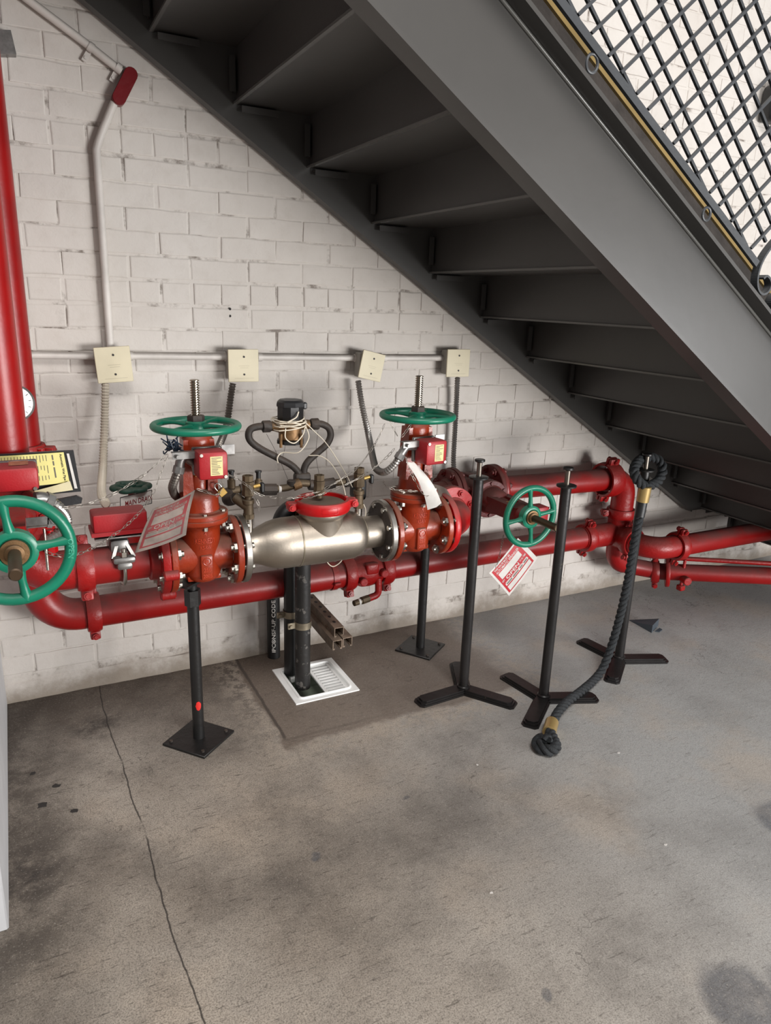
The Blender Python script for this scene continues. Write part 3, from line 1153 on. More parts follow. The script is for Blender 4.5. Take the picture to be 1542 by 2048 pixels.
q.lathe([(.016, .020), (.019, .034), (.026, .055), (.026, .10), (.019, .125), (.017, .16)], axm(a, dv), 16)
obj('meter_body', q, BRONZE, mtv, 50)
q = M().lathe([(.044, -.044), (.050, -.042), (.050, -.030), (.044, -.028)], Matrix.Translation(mc), 8)
bo = obj('bottom_plate', q, PLAST, mtv)
for k in range(4):
    an = .5 + k * PI / 2
    q = M().cyl(mc + V((.05 * math.cos(an), .05 * math.sin(an), -.052)), mc + V((.05 * math.cos(an), .05 * math.sin(an), -.004)), .0055, 8)
    obj('meter_bolt', q, BRONZE, mtv)
q = M().lathe([(.044, .040), (.047, .046), (.047, .088), (.044, .090)], Matrix.Translation(mc), 10)
reg = obj('register', q, PLAST, mtv, 30)
q = M().lathe([(.050, .088), (.051, .094), (.049, .104), (.040, .111), (.015, .113)], Matrix.Translation(mc), 8)
q.box(mc + V((.052, .0, .088)), (.016, .02, .024), None, .004)
obj('lid', q, VINYL, reg, 30)
# cable wound round the meter
cw = []
for k in range(0, 7 * 20):
    f = k / 20
    an = 2 * PI * f
    r_ = .050 + .006 * math.sin(f * 2.3) + .012 * (math.cos(an - PI) > .8)
    cw.append(mc + V((r_ * math.cos(an), r_ * math.sin(an), .014 + .030 * (f / 7) + .007 * math.sin(an * 1.0 + f * 2))))
cw += smooth([cw[-1], mc + V((-.03, -.052, .040)), mc + V((0, -.056, .056)), mc + V((.012, -.05, .075))], 5)[1:]
cb = M().tube(cw, .0021, 6)
tl = smooth([mc + V((.046, -.03, .02)), mc + V((.05, -.048, -.02)), mc + V((.01, -.058, -.065)), at(566, 905, HY - .02), at(555, 915, HY - .02), at(556, 926, HY - .016)], 8)
cb.tube(tl, .0021, 6)
lp = smooth([mc + V((-.034, -.045, .018)), mc + V((-.036, -.052, -.015)), mc + V((-.008, -.060, -.032)), mc + V((.024, -.054, -.008)), mc + V((.042, -.036, .018))], 8)
cb.tube(lp, .0021, 6)
cb.tube(smooth([at(618, 911, HY - .014), at(640, 912, HY - .03), at(660, 925, HY - .05), at(680, 955, -.45), at(690, 985, -.5), at(692, 1005, -.52)], 6), .0018, 6)
cb.tube(smooth([at(612, 846, HY - .03), at(628, 862, HY - .03), at(655, 890, -.40), at(690, 945, -.44), at(705, 975, -.47)], 6), .0018, 6)
solo('meter_cable', cb, CABLE, 'thin white cable wound in loops round the bronze meter', 'cable')
q = M()
for pts in (((533, 868), (555, 910), (577, 962)), ((636, 862), (632, 910), (640, 958)), ((571, 884), (569, 900), (565, 914))):
    q.tube(smooth([at(x, y, HY + .012) for x, y in pts], 5), .0008, 5)
solo('seal_wire', q, WIRE, 'thin dark seal wires hanging from the meter nuts', 'wire')
q = M().tube(smooth([at(651, 1112, -.52), at(655, 1125, -.50), at(666, 1133, -.48), at(680, 1125, -.45), at(688, 1112, -.43)], 6), .002, 6)
q.tube(smooth([at(722, 1000, -.50), at(731, 1018, -.5), at(729, 1036, -.5), at(718, 1043, -.49)], 6), .0018, 6)
solo('loose_cable', q, CABLE, 'loose white cable loop hanging under the steel body', 'cable')

# ------------------------------------------------------------------ red pipes
# front run from the riser to valve 1
pipe('front_pipe', [(.105, PY, PZ), (.352, PY, PZ)], PR, RED, 'short red pipe under the red flow switch, left of the orange valve')
fe = M().tube([(.16, PY, PZ)] + [(.09, PY, PZ)] + bend((.072, PY, PZ + .112), (0, 0, -1), (-1, 0, 0), .112) + [(-.040, PY, .825)], PR + .003, 28)
solo('pipe_elbow', fe, REDC, 'red elbow turning up behind the large green wheel', 'pipe elbow', None, 50)
coupling((.132, PY, PZ), (1, 0, 0), (0, -.32, -1), 'red coupling at the left end of the pipe carrying the flow switch')
ff = M().lathe([(.058, -.05), (.066, -.045), (.070, -.020), (.1125, -.018), (.1145, -.015), (.1145, .004), (.112, .006), (.05, .006)], axm((.366, PY, PZ), (1, 0, 0), (0, 0, 1)), 44)
ff.cyl((.345, PY - .035, PZ - .112), (.392, PY - .035, PZ - .112), .019, 14, None, .004)
ff.cyl((.345, PY - .112, PZ - .02), (.392, PY - .112, PZ - .02), .017, 14, None, .004)
solo('pipe_flange', ff, REDC, 'red split flange bolted to the left side of the left orange valve', 'pipe flange')
# risers
pipe('riser_pipe', [(-.040, PY, 1.03), (-.040, PY, 3.2)], PR, RED, 'front red riser pipe rising along the left edge of the photo')
rp_ = [(0, LY, 3.2), (0, LY, LZ + .13)] + bend((.13, LY, LZ + .13), (-1, 0, 0), (0, 0, -1), .13) + [(.145, LY, LZ)]
pipe('riser_pipe', rp_, PR, RED, 'rear red riser pipe near the wall ending in the low elbow')
coupling((0, LY, .985), (0, 0, 1), (1, -.3, 0), 'red coupling on the rear riser behind the black binder')
# low run
pipe('low_pipe', [(.146, LY, LZ), (1.19, LY, LZ)], PR, RED, 'long red pipe running low along the wall under the steel body')
pipe('low_pipe', [(1.34, LY, LZ), (2.50, LY, LZ)], PR * .97, RED, 'long red pipe running low along the wall behind the black stanchions')
coupling((.170, LY, LZ), (1, 0, 0), (0, -.15, -1), 'red coupling at the low elbow on the left, below the green wheel')
coupling((1.175, LY, LZ), (1, 0, 0), (0, -.3, -1), 'red coupling left of the small red check valve')
coupling((1.352, LY, LZ), (1, 0, 0), (0, -.3, -1), 'red coupling right of the small red check valve')
ck = thing('check_valve', 'small red check valve in the low pipe with a brass drain below', 'check valve', (1.265, LY, LZ))
q = M().lathe([(.056, -.07), (.058, -.05), (.066, -.03), (.068, .0), (.064, .03), (.057, .06), (.056, .07)], axm((1.265, LY, LZ), (1, 0, 0)), 30)
q.lathe([(.062, 0), (.058, .03), (.046, .05)], axm((1.25, LY, LZ), (-.1, -.35, -.9)), 26)
q.box((1.265, LY - .055, LZ + .03), (.06, .03, .05), None, .01, 2)
obj('body', q, REDC, ck, 50)
for dx, dz in ((-.045, -.018), (.052, .006)):
    obj('boss', M().cyl((1.265 + dx, LY - .05, LZ + dz), (1.265 + dx, LY - .082, LZ + dz), .018, 14, None, .003), REDC, ck)
p0 = V((1.30, LY - .05, LZ - .02))
dp = [p0, p0 + V((.0, -.005, -.055))] + bend(p0 + V((-.022, -.005, -.058)), (1, 0, 0), (0, 0, -1), .022, 6) + [p0 + V((-.05, -.012, -.082))]
obj('drain_elbow', M().tube(dp, .015, 14), REDC, ck, 60)
e = dp[-1]
q = M().cyl(e, e + V((-.036, -.008, -.002)), .0165, 8)
q.cyl(e + V((-.036, -.008, -.002)), e + V((-.075, -.016, -.004)), .0125, 14)
obj('drain_nipple', q, BRASS, ck)
obj('seal_tape', M().cyl(e + V((-.044, -.0098, -.0024)), e + V((-.054, -.012, -.003)), .0132, 14), PAPER, ck)
# clip near the check valve
pc = M().lathe([(PR + .001, -.012), (PR + .004, -.012), (PR + .004, .012), (PR + .001, .012)], axm((1.105, LY, LZ), (1, 0, 0)), 28, False)
pc.box((1.105, LY - .062, LZ - .012), (.03, .02, .012), None, .003)
solo('pipe_strap', pc, REDC, 'red strap round the low pipe just right of the black drain pipe', 'pipe strap')

# elbows from valve 2 to valve 3
e1 = M().lathe([(.05, -.02), (.112, -.02), (.1145, -.017), (.1145, .0), (.112, .004), (.07, .006), (.062, .02)], axm((1.417, PY, PZ), (1, 0, 0), (0, 0, 1)), 44)
e1.tube([(1.41, PY, PZ)] + bend((1.42, PY + .088, PZ), (0, -1, 0), (1, 0, 0), .088) + [(1.508, -.415, PZ)], .062, 28)
e1.lathe([(.062, -.02), (.07, -.006), (.108, -.004), (.110, 0), (.110, .016), (.05, .018)], axm((1.508, -.420, PZ), (0, 1, 0), (0, 0, 1)), 44)
solo('pipe_elbow', e1, REDB, 'bright red flanged elbow turning from the right orange valve towards the wall', 'pipe elbow', None, 40)
e2 = M().lathe([(.05, -.016), (.108, -.016), (.110, -.012), (.110, 0), (.07, .004), (.06, .02)], axm((1.508, -.384, PZ), (0, 1, 0), (0, 0, 1)), 44)
e2.tube([(1.508, -.385, PZ)] + bend((1.508 + .13, LY - .13, PZ), (-1, 0, 0), (0, 1, 0), .13) + [(1.662, LY, PZ)], .058, 28)
e2.lathe([(.06, -.02), (.07, -.006), (.108, -.004), (.110, 0), (.110, .014), (.05, .016)], axm((1.655, LY, PZ), (1, 0, 0), (0, 0, 1)), 44)
solo('pipe_elbow', e2, RUST, 'brown red flanged elbow against the wall left of the side lying valve', 'pipe elbow', None, 40)
eb = thing('elbow_bolts', 'red bolts round the flange between the two elbows', 'bolts', (1.508, -.42, PZ))
for k in range(8):
    an = PI / 8 + k * PI / 4
    q = M().add(*(lambda z: (z.v, z.f))(M().cyl((0, 0, -.038), (0, 0, .03), .008, 10).hexa((0, 0, -.030), (0, 0, -.018), .0145)), axm((1.508 + .089 * math.cos(an), -.402, PZ + .089 * math.sin(an)), (0, 1, 0)))
    obj('bolt', q, REDB, eb)
# upper right run, drop and manifold
uf = M().lathe([(.05, .018), (.112, .018), (.1145, .015), (.1145, .002), (.112, -.002), (.07, -.004), (.06, -.02)], axm((1.913, LY, PZ), (-1, 0, 0), (0, 0, 1)), 44)
uf.tube([(1.915, LY, PZ), (2.60, LY, PZ - .012)], PR * .97, 28)
solo('upper_pipe', uf, RED, 'red flanged pipe running right from the side lying valve, below the stair', 'pipe', None, 45)
coupling((2.60, LY, .678), (1, 0, 0), (0, -.2, 1), 'large red coupling joining the upper pipe to the drop elbow', .072, .080)
pipe('pipe_elbow', [(2.575, LY, .678), (2.615, LY, .678)] + bend((2.625, LY, .583), (0, 0, 1), (1, 0, 0), .095) + [(2.72, LY, .47)], .0575, REDC, 'red elbow dropping from the upper pipe beside the rope')
coupling((2.72, LY, .492), (0, 0, 1), (1, -.4, 0), 'red coupling at the foot of the drop elbow behind the rope')
mf = M().tube([(2.47, LY, LZ), (2.82, LY, LZ)], .060, 28)
mf.cyl((2.72, LY, LZ), (2.72, LY, .485), .060, 28)
mf.cyl((2.70, LY, LZ - .01), (2.70, -.30, LZ - .01), .060, 28)
mf.tube([(2.72, LY, LZ), (2.72, LY, .29)] + bend((2.81, LY, .29), (-1, 0, 0), (0, 0, -1), .09)[:-2], .05, 28)
solo('pipe_cross', mf, REDC, 'red manifold cross behind the rope where four pipes meet', 'pipe fitting')
coupling((2.50, LY, LZ), (1, 0, 0), (0, -.25, 1), 'red coupling between the low pipe and the manifold')
coupling((2.70, -.262, LZ - .01), (0, 1, 0), (.2, 0, 1), 'red coupling facing out from the manifold behind the rope')
pipe('branch_pipe', [(2.70, -.30, LZ - .01)] + bend((2.80, -.30, LZ - .01), (-1, 0, 0), (0, -1, 0), .10) + [(2.87, -.40, LZ - .012)], .055, REDC, 'short red elbow swinging out of the manifold to the right', 'pipe elbow')
coupling((2.875, -.40, LZ - .012), (1, 0, 0), (0, -.2, 1), 'red coupling in front of the right wall, above the lower right pipe')
pipe('branch_pipe', [(2.88, -.40, LZ - .012), (5.2, -.40, LZ - .012)], .053, RED, 'red pipe running right under the stair along the wall')
lo = [at(1268, 1135, -.2), at(1322, 1143, -.26), at(1542, 1152, -.62), at(1800, 1162, -.95)]
pipe('branch_pipe', [V((2.755, LY, .225)), V((2.80, -.165, .195)), lo[1], lo[2], lo[3]], .044, RED, 'lowest red pipe on the right, coming forward under the stair')
d_ = (lo[2] - lo[1]).normalized()
coupling(lo[1] - d_ * .03, d_, (0, 0, 1), 'red coupling on the lowest right pipe near the floor', .045, .04)
q = M().lathe([(.044, -.01), (.078, -.01), (.08, -.007), (.08, .007), (.078, .01), (.044, .01)], axm(lo[1] + d_ * .03, d_), 32, False)
solo('pipe_flange', q, REDC, 'red flange on the lowest right pipe near the floor', 'pipe flange')
q = M().cyl(lo[1] + d_ * .085 + V((0, -.03, -.02)), lo[1] + d_ * .085 + V((-.02, -.085, -.02)), .022, 14, None, .003)
q.cyl(lo[1] + d_ * .085 + V((0, -.03, -.085)), lo[1] + d_ * .085 + V((0, -.03, .08)), .008, 8)
q.box(lo[1] + d_ * .085 + V((0, -.03, -.075)), (.035, .035, .03), None, .005)
solo('drain_valve', q, REDC, 'small red drain valve on the lowest right pipe', 'valve')
pipe('thin_pipe', [at(1346, 1116, -.30), at(1542, 1127, -.60), at(1800, 1142, -.93)], .012, REDC, 'thin red pipe just above the lowest right pipe', n=14)

# ------------------------------------------------------------------ supports and drain pipes
def support(x, y, top, label, rot, size=.165, flat=True):
    t = thing('pipe_support', label, 'pipe stand', (x, y, 0), 'black pipe stands with base plates')
    m = Matrix.Translation((x, y, 0)) @ Matrix.Rotation(rot, 4, 'Z')
    bo = obj('base_plate', M().box((0, 0, .0055), (size, size, .009), m, .0015), BLACK, t)
    for a in (-1, 1):
        for b_ in (-1, 1):
            obj('anchor_bolt', M().cyl(m @ V((a * size * .38, b_ * size * .38, .0095)), m @ V((a * size * .38, b_ * size * .38, .016)), .006, 8), IRON, t)
    obj('post', M().cyl((x, y, .009), (x, y, top - .05), .0195, 20), BLACK, t)
    q = M().hexa((x, y, top - .085), (x, y, top - .03), .027)
    q.cyl((x, y, top - .03), (x, y, top), .016, 14)
    obj('adjuster_nut', q, BLACK, t)
    if flat:
        obj('saddle', M().box((0, 0, top), (.12, .06, .008), m), BLACK, t)
    return t, m


sp, sm_ = support(.452, -.515, .598, 'black pipe stand under the left orange valve, square plate on the floor', math.radians(40), .175)


def fdab(u, v, up):
    a = -PI / 2 - .05 + (u - .5) * .9
    return V((.452 + (.0196 + up) * math.cos(a), -.515 + (.0196 + up) * math.sin(a), .160 - .035 * v))


vs_, fs0 = [fdab(.5, .5, .0009)], []
for rr in (.34, .67, 1.0):
    vs_ += [fdab(.5 + .5 * rr * math.cos(k * PI / 7) * (1 + .12 * math.sin(3 * k)), .5 + .5 * rr * math.sin(k * PI / 7), .0009) for k in range(14)]
fs0 = [(0, 1 + k, 1 + (k + 1) % 14) for k in range(14)]
for q3 in (0, 1):
    fs0 += [(1 + q3 * 14 + k, 1 + q3 * 14 + (k + 1) % 14, 15 + q3 * 14 + (k + 1) % 14, 15 + q3 * 14 + k) for k in range(14)]
o = obj('red_paint_dab', M().add(vs_, fs0), REDT, sp, 0)
o['label'] = 'dab of red paint'
support(1.510, -.228, .64, 'black pipe stand near the wall behind the first stanchion', math.radians(35), .17, False)


def drainpipe(x, y, z0, z1, r, label, mat=None):
    t = thing('drain_pipe', label, 'pipe', (x, y, max(z0, 0)))
    q = M().lathe([(r - .005, z0), (r, z0), (r, z1), (r - .005, z1)], Matrix.Translation((x, y, 0)), 28)
    obj('tube', q, mat or BLKW, t)
    return t


drainpipe(.916, -.310, -.012, .60, .0305, 'worn black drain pipe in front, ending in the white floor sink')
drainpipe(.905, -.205, .0, .60, .029, 'black drain pipe behind, standing at the back corner of the floor sink', BLACK)
dp3 = drainpipe(.885, -.040, .0, .33, .0275, 'black plastic pipe against the wall with white lettering up its side', BLACK)


def fp(u, v, up):
    a = -PI / 2 - .3 + (v - .5) * 1.1
    return V((.885 + (.0277 + up) * math.cos(a), -.040 + (.0277 + up) * math.sin(a), .012 + .30 * u))


q = M()
text_on(q, 'IPC\u00aeNSF-UP CODE 00', fp, .07, 1, .2, .75, .0008)
o = obj('stencil_lettering', q, WTXT, dp3, 0)


def pipe_clamp(x, y, z, r, label, side):
    t = thing('pipe_clamp', label, 'pipe clamp', (x, y, z), 'pipe clamps')
    q = M().lathe([(r + .0005, -.014), (r + .004, -.014), (r + .004, .014), (r + .0005, .014)], Matrix.Translation((x, y, z)), 28, False)
    q.box((x + side * (r + .016), y - .004, z), (.034, .006, .026), None, .002)
    obj('band', q, CLAMP, t)
    obj('bolt', M().cyl((x + side * (r + .02), y - .016, z), (x + side * (r + .02), y + .01, z), .007, 10), CLAMP, t)


pipe_clamp(.916, -.310, .268, .0305, 'tarnished clamp round the front drain pipe', -1)
pipe_clamp(.905, -.205, .272, .029, 'tarnished clamp round the rear drain pipe, slightly higher', -1)


def strut(a, b, label, group='strut channels on the wall', wd=.041, h=.041, up=(0, 0, 1), holes=True, mat=None, name='strut_channel'):
    """slotted U channel from a to b, open side down"""
    a, b = V(a), V(b)
    L = (b - a).length
    m = axm(a, b - a, up)
    t = .003
    q = M()
    prof = [(h / 2, -wd / 2), (h / 2, wd / 2), (-h / 2, wd / 2), (-h / 2, wd / 2 - .009), (-h / 2 + .007, wd / 2 - .009), (-h / 2 + .004, wd / 2 - t), (h / 2 - t, wd / 2 - t), (h / 2 - t, -wd / 2 + t), (-h / 2 + .004, -wd / 2 + t), (-h / 2 + .007, -wd / 2 + .009), (-h / 2, -wd / 2 + .009), (-h / 2, -wd / 2)]
    q.prism(prof, L, m)
    th = thing(name, label, 'strut channel', a, group)
    obj('channel', q, mat or STRUT, th, 30)
    if holes:
        n = int(L / .05)
        sl = M()
        for k in range(n):
            z = .03 + k * .05
            if z > L - .02:
                break
            sl.lathe([(.0068, 0), (.0068, .0004)], m @ axm((h / 2 + .0001, 0, z), (1, 0, 0), (0, 0, 1)), 14, True, 1.45, 1)
        obj('slot', sl, BLKTXT, th)
    return th


strut((1.062, -.002, .225), (1.062, -.335, .215), 'slotted rusty strut channel on top of the pair by the drain pipe', None)
strut((1.045, -.002, .183), (1.045, -.36, .173), 'rusty strut channel below, on the left, with its open end facing out', None, holes=False)
strut((1.089, -.002, .187), (1.089, -.36, .177), 'rusty strut channel below, on the right, with its open end facing out', None, holes=False)
q = M().box((1.045, -.012, .30), (.03, .012, .12), None, .002)
q.cyl((1.045, -.01, .31), (1.045, -.04, .31), .013, 12)
solo('wall_bracket', q, STRUT, 'small bracket with a bolt on the wall above the strut channels', 'bracket')
strut((-.35, -.022, 2.137), at(27, 88, -.02), 'short galvanised strut channel on the wall at the top left corner', None, up=(0, -1, 0), holes=False, mat=GALV, wd=.062)
q = M().box((1.985, -.02, .31), (.10, .035, .04), None, .002)
q.box((1.985, -.06, .315), (.02, .08, .03))
q.box((2.02, -.06, .315), (.02, .08, .03))
solo('wall_bracket', q, STRUT, 'grey bracket under the low pipe beside the hanging tag', 'bracket')

# floor sink
fs_ = thing('floor_sink', 'square white enamel floor sink with half of its grate in place', 'floor drain', (.973, -.303, 0))
q = M()
ox0, ox1, oy0, oy1 = .838, 1.106, -.447, -.158
for a in ((ox0, DX0 + .004, oy0, oy1), (DX1 - .004, ox1, oy0, oy1), (DX0 + .004, DX1 - .004, oy0, DY0 + .004), (DX0 + .004, DX1 - .004, DY1 - .004, oy1)):
    q.box(((a[0] + a[1]) / 2, (a[2] + a[3]) / 2, .002), (a[1] - a[0], a[3] - a[2], .006), None)
obj('frame', q, WHITE, fs_)


def rrect(x0, x1, y0, y1, r, z, n=5):
    pts = []
    for cx, cy, a0 in ((x1 - r, y1 - r, 0), (x0 + r, y1 - r, PI / 2), (x0 + r, y0 + r, PI), (x1 - r, y0 + r, 1.5 * PI)):
        for k in range(n + 1):
            a = a0 + PI / 2 * k / n
            pts.append(V((cx + r * math.cos(a), cy + r * math.sin(a), z)))
    return pts


obj('rim', M().tube(rrect(DX0 - .004, DX1 + .004, DY0 - .004, DY1 + .004, .02, .006), .0055, 8, True), WHITE, fs_)
bs = M()
z1 = -.075
xs = [(DX0, 0), (DX1, 0)]
bs.add([(DX0, DY0, 0), (DX1, DY0, 0), (DX1, DY1, 0), (DX0, DY1, 0), (DX0 + .03, DY0 + .03, z1), (DX1 - .03, DY0 + .03, z1), (DX1 - .03, DY1 - .03, z1), (DX0 + .03, DY1 - .03, z1)],
       [(0, 1, 5, 4), (1, 2, 6, 5), (2, 3, 7, 6), (3, 0, 4, 7), (4, 5, 6, 7)])
obj('basin', bs, BASIN, fs_, 0)
g = M()
gx0 = DX0 + .108
g.box((gx0 + .006, (DY0 + DY1) / 2, -.002), (.014, DY1 - DY0, .010), None, .002)
g.box((DX1 - .008, (DY0 + DY1) / 2, -.002), (.014, DY1 - DY0, .010), None, .002)
gro = obj('grate', g, WHITE, fs_)
ns = 10
for k in range(ns + 1):
    yy = DY0 + .006 + (DY1 - DY0 - .012) * k / ns
    obj('grate_bar', M().box(((gx0 + DX1 - .002) / 2, yy, -.0025), (DX1 - gx0 - .028, .0120, .010), None, .0015), WHITE, gro)
q = M().box((DX0 + .035, DY1 - .03, -.02), (.018, .03, .025), None, .003)
obj('lug', q, WHITE, fs_)

# ------------------------------------------------------------------ tamper switches
def flex(name, pts, r, mat, label, step=.0105):
    p = resample(smooth(pts, 12), step / 2)
    m = M().tube(p, lambda i: r * (1.08 if i % 2 else .80), 12)
    return solo(name, m, mat, label, 'conduit', None, 20)


def tamper(c, label, yaw=0.0, size=(.088, .075, .085), mtx=None, lab=True, brk=(1, 1)):
    m = mtx or (Matrix.Translation(c) @ Matrix.Rotation(yaw, 4, 'Z'))
    t = thing('tamper_switch', label, 'tamper switch', mtx=m, group='red tamper switches on the valves')
    sx, sy, sz = size
    q = M().box((0, -.002, 0), (sx, sy, sz), None, .010, 2)
    q.add([(-sx * .5, -sy * .40, -sz * .5), (sx * .5, -sy * .40, -sz * .5), (sx * .5, -sy * .40, sz * .5), (-sx * .5, -sy * .40, sz * .5)], [])
    obj('cover', q, REDBOX, t)
    for a in (-1, 1):
        obj('cover_screw', M().cyl((a * sx * .40, -sy * .52, a * -sz * .40), (a * sx * .40, -sy * .56, a * -sz * .40), .005, 10), STEEL, t)
    obj('base', M().box((0, sy * .5 + .008, 0), (sx * 1.02, .014, sz * 1.02), None, .003), GALV, t)
    if lab:
        fn = lambda u, v, up: V((-.010 + .037 * u, -sy / 2 - .0027 - up, .029 - .058 * v))
        q = M()
        sheet(q, fn, 0, 1, 0, 1, 1, 1, .0003)
        o = obj('label', q, LBL, t, 0)
        q = M()
        for k in range(11):
            r = random.Random(k)
            sheet(q, fn, .1, .45 + .5 * r.random(), .07 + .083 * k, .10 + .083 * k, 1, 1, .0006)
        obj('small_print', q, GREYTXT, o, 0)
    if brk[0]:
        q = M().box((-sx * .5 - .03, .01, sz * .30), (.07, .004, .018))
        q.box((-sx * .5 - .03, .02, sz * .30 + .010), (.07, .022, .003))
        obj('bracket_arm', q, GALV, t)
        obj('bracket_screw', M().cyl((-sx * .5 - .05, -.004, sz * .30), (-sx * .5 - .05, .03, sz * .30), .006, 8), GALV, t)
    if brk[1]:
        obj('bracket_plate', M().box((sx * .5 + .020, .035, sz * .38), (.04, .004, .03)), GALV, t)
    obj('spindle', M().cyl((0, .03, .0), (0, .075, .0), .009, 10), GALV, t)
    return t


tamper((.500, -.628, 1.012), 'red tamper switch with a pale label on the left orange valve', .0)
tamper((1.268, -.628, 1.002), 'red tamper switch with a pale label on the right orange valve', .10)
tamper((-.020, -.72, 1.035), 'red tamper switch above the large green wheel, before the black binder', 0, (.10, .085, .062), None, False, (0, 0))
q = M()
fnl = lambda u, v, up: V((-.035 + .045 * u, -.735 + .05 * (1 - v) - 0, 1.0668 + up))
sheet(q, fnl, 0, 1, 0, 1, 1, 1, .0004)
solo('switch_label', q, pm('brown_label', (150, 96, 72), .6, var=.2, vs=60), 'worn brown label lying on the red switch above the large green wheel', 'label', None, 0)
tamper(at(1076, 1028, -.40), 'red tamper switch half hidden behind the bright green wheel on the right', PI / 2, (.07, .06, .08), None, False, (0, 0))


def elbow_fitting(pts, label, r=.0145):
    t = thing('conduit_elbow', label, 'conduit fitting', pts[0])
    obj('elbow', M().tube(smooth(pts, 6), r, 14), GALV, t, 60)
    a, b_ = V(pts[-2]), V(pts[-1])
    d = (b_ - a).normalized()
    obj('gland_nut', M().cyl(b_ - d * .008, b_ + d * .012, r * 1.25, 8), GALV, t)
    return t


# left valve's switch lead
elbow_fitting([at(386, 925, -.575), at(372, 915, -.585), at(362, 920, -.59), at(358, 938, -.59)], 'metal elbow beside the left orange valve\'s red switch')
flex('flex_conduit', [at(358, 938, -.59), at(350, 958, -.57), at(345, 978, -.53), at(358, 995, -.45), at(395, 985, -.36), at(438, 892, -.22), at(453, 850, -.10), at(462, 790, -.06), at(466, 766, -.055)], .0125, FLEXD, 'dark flexible conduit from the second junction box to the left orange valve')
elbow_fitting([at(835, 893, -.60), at(815, 893, -.60), at(806, 902, -.60), at(800, 912, -.60)], 'metal elbow beside the right orange valve\'s red switch')
flex('flex_conduit', [at(800, 912, -.60), at(788, 930, -.58), at(770, 944, -.54), at(755, 940, -.46), at(748, 925, -.36), at(738, 875, -.15), at(724, 810, -.07), at(716, 760, -.055)], .0125, FLEXG, 'grey flexible conduit from the tilted junction box to the right orange valve')
flex('flex_conduit', [at(908, 945, -.06), at(907, 915, -.045), at(910, 860, -.045), at(913, 800, -.045), at(915, 754, -.055)], .0115, FLEXG, 'grey flexible conduit hanging straight down from the rightmost junction box')
flex('flex_conduit', [(.215, -.44, .862), at(203, 985, -.30), at(206, 930, -.14), at(209, 850, -.065), at(211, 766, -.055)], .0135, FLEXW, 'cream flexible conduit from the leftmost junction box down to the flow switch')
elbow_fitting([at(70, 997, -.74), at(84, 996, -.735), at(95, 1000, -.73)], 'round metal elbow at the right of the red switch over the large green wheel', .017)
flex('flex_conduit', [at(96, 1001, -.73), at(115, 1012, -.71), at(129, 1028, -.68), at(133, 1046, -.66), at(120, 1064, -.66), at(92, 1082, -.68)], .0135, FLEXG, 'grey flexible conduit curling behind the rim of the large green wheel')
q = M().box(at(70, 1043, -.80), (.09, .004, .022))
q.add([at(95, 1033, -.802), at(106, 1048, -.802), at(104, 1056, -.802), at(95, 1056, -.802)], [(0, 1, 2, 3)])
q.box(at(70, 1052, -.79), (.10, .02, .004))
br = solo('valve_bracket', q, GALV, 'bright metal bracket seen through the spokes of the large green wheel', 'bracket')
q = M().cyl(at(88, 1057, -.79), at(96, 1140, -.79), .0035, 8)
solo('switch_rod', q, STEEL, 'thin steel rod hanging behind the spokes of the large green wheel', 'rod')

# flow switch on the front pipe
fsw = thing('flow_switch', 'red flow switch box on a metal saddle clamped over the left pipe', 'flow switch', (.24, PY, PZ + .06))
q = M()
fx, fy, fz0, fz1 = .241, PY + .002, .796, .862
w0, d0, w1, d1 = .084, .05, .078, .044
vs_, fs0 = [], []
q.add([(fx - w0, fy - d0, fz0), (fx + w0, fy - d0, fz0), (fx + w0, fy + d0, fz0), (fx - w0, fy + d0, fz0),
       (fx - w0, fy - d0, fz0 + .012), (fx + w0, fy - d0, fz0 + .012), (fx + w0, fy + d0, fz0 + .012), (fx - w0, fy + d0, fz0 + .012)],
      [(0, 1, 2, 3), (0, 1, 5, 4), (1, 2, 6, 5), (2, 3, 7, 6), (3, 0, 4, 7), (4, 5, 6, 7)])
bm_ = M().box((0, 0, 0), (2, 2, 2), None, .16, 2)
for p in bm_.v:
    f = (p.z + 1) / 2
    ww, dd_ = (w0 - .006) * (1 - f) + w1 * f, (d0 - .005) * (1 - f) + d1 * f
    p.x, p.y, p.z = fx + p.x * ww, fy + p.y * dd_, fz0 + (fz1 - fz0) * f
q.add(bm_.v, bm_.f)
obj('cover', q, REDBOX, fsw)
obj('base_plate', M().box((fx + .002, fy, fz0 - .010), (.156, .09, .006), None, .002), GALV, fsw)
q = M()
for s in (-1, 1):
    q.add([(fx + s * .012 - .005, fy - .03, .765), (fx + s * .012 + .005, fy - .03, .765), (fx + s * .030 + .005, fy - .06, .728), (fx + s * .030 - .005, fy - .06, .728),
           (fx + s * .012 - .005, fy + .02, .765), (fx + s * .012 + .005, fy + .02, .765), (fx + s * .030 + .005, fy + .02, .728), (fx + s * .030 - .005, fy + .02, .728)],
          [(0, 1, 2, 3), (4, 5, 6, 7), (0, 1, 5, 4), (2, 3, 7, 6), (0, 3, 7, 4), (1, 2, 6, 5)])
q.cyl((fx, fy, .735), (fx, fy, .798), .016, 14)
q.box((fx - .006, fy, PZ + .062), (.058, .072, .05), None, .014, 2)
q.box((fx, fy - .062, .722), (.066, .032, .022), None, .009, 2)
q.box((fx, fy - .066, .704), (.046, .026, .024), None, .009, 2)
obj('saddle', q, GALV, fsw)
q = M().hexa((fx, fy - .066, .733), (fx, fy - .066, .748), .013)
q.cyl((fx, fy - .066, .748), (fx, fy - .066, .758), .007, 10)
obj('nut', q, STEEL, fsw)
ub = [V((fx, fy - .066, .735))] + [V((fx, PY - .0665 * math.cos(k * PI / 14), PZ - .0665 * math.sin(k * PI / 14))) for k in range(15)] + [V((fx, PY + .066, .74))]
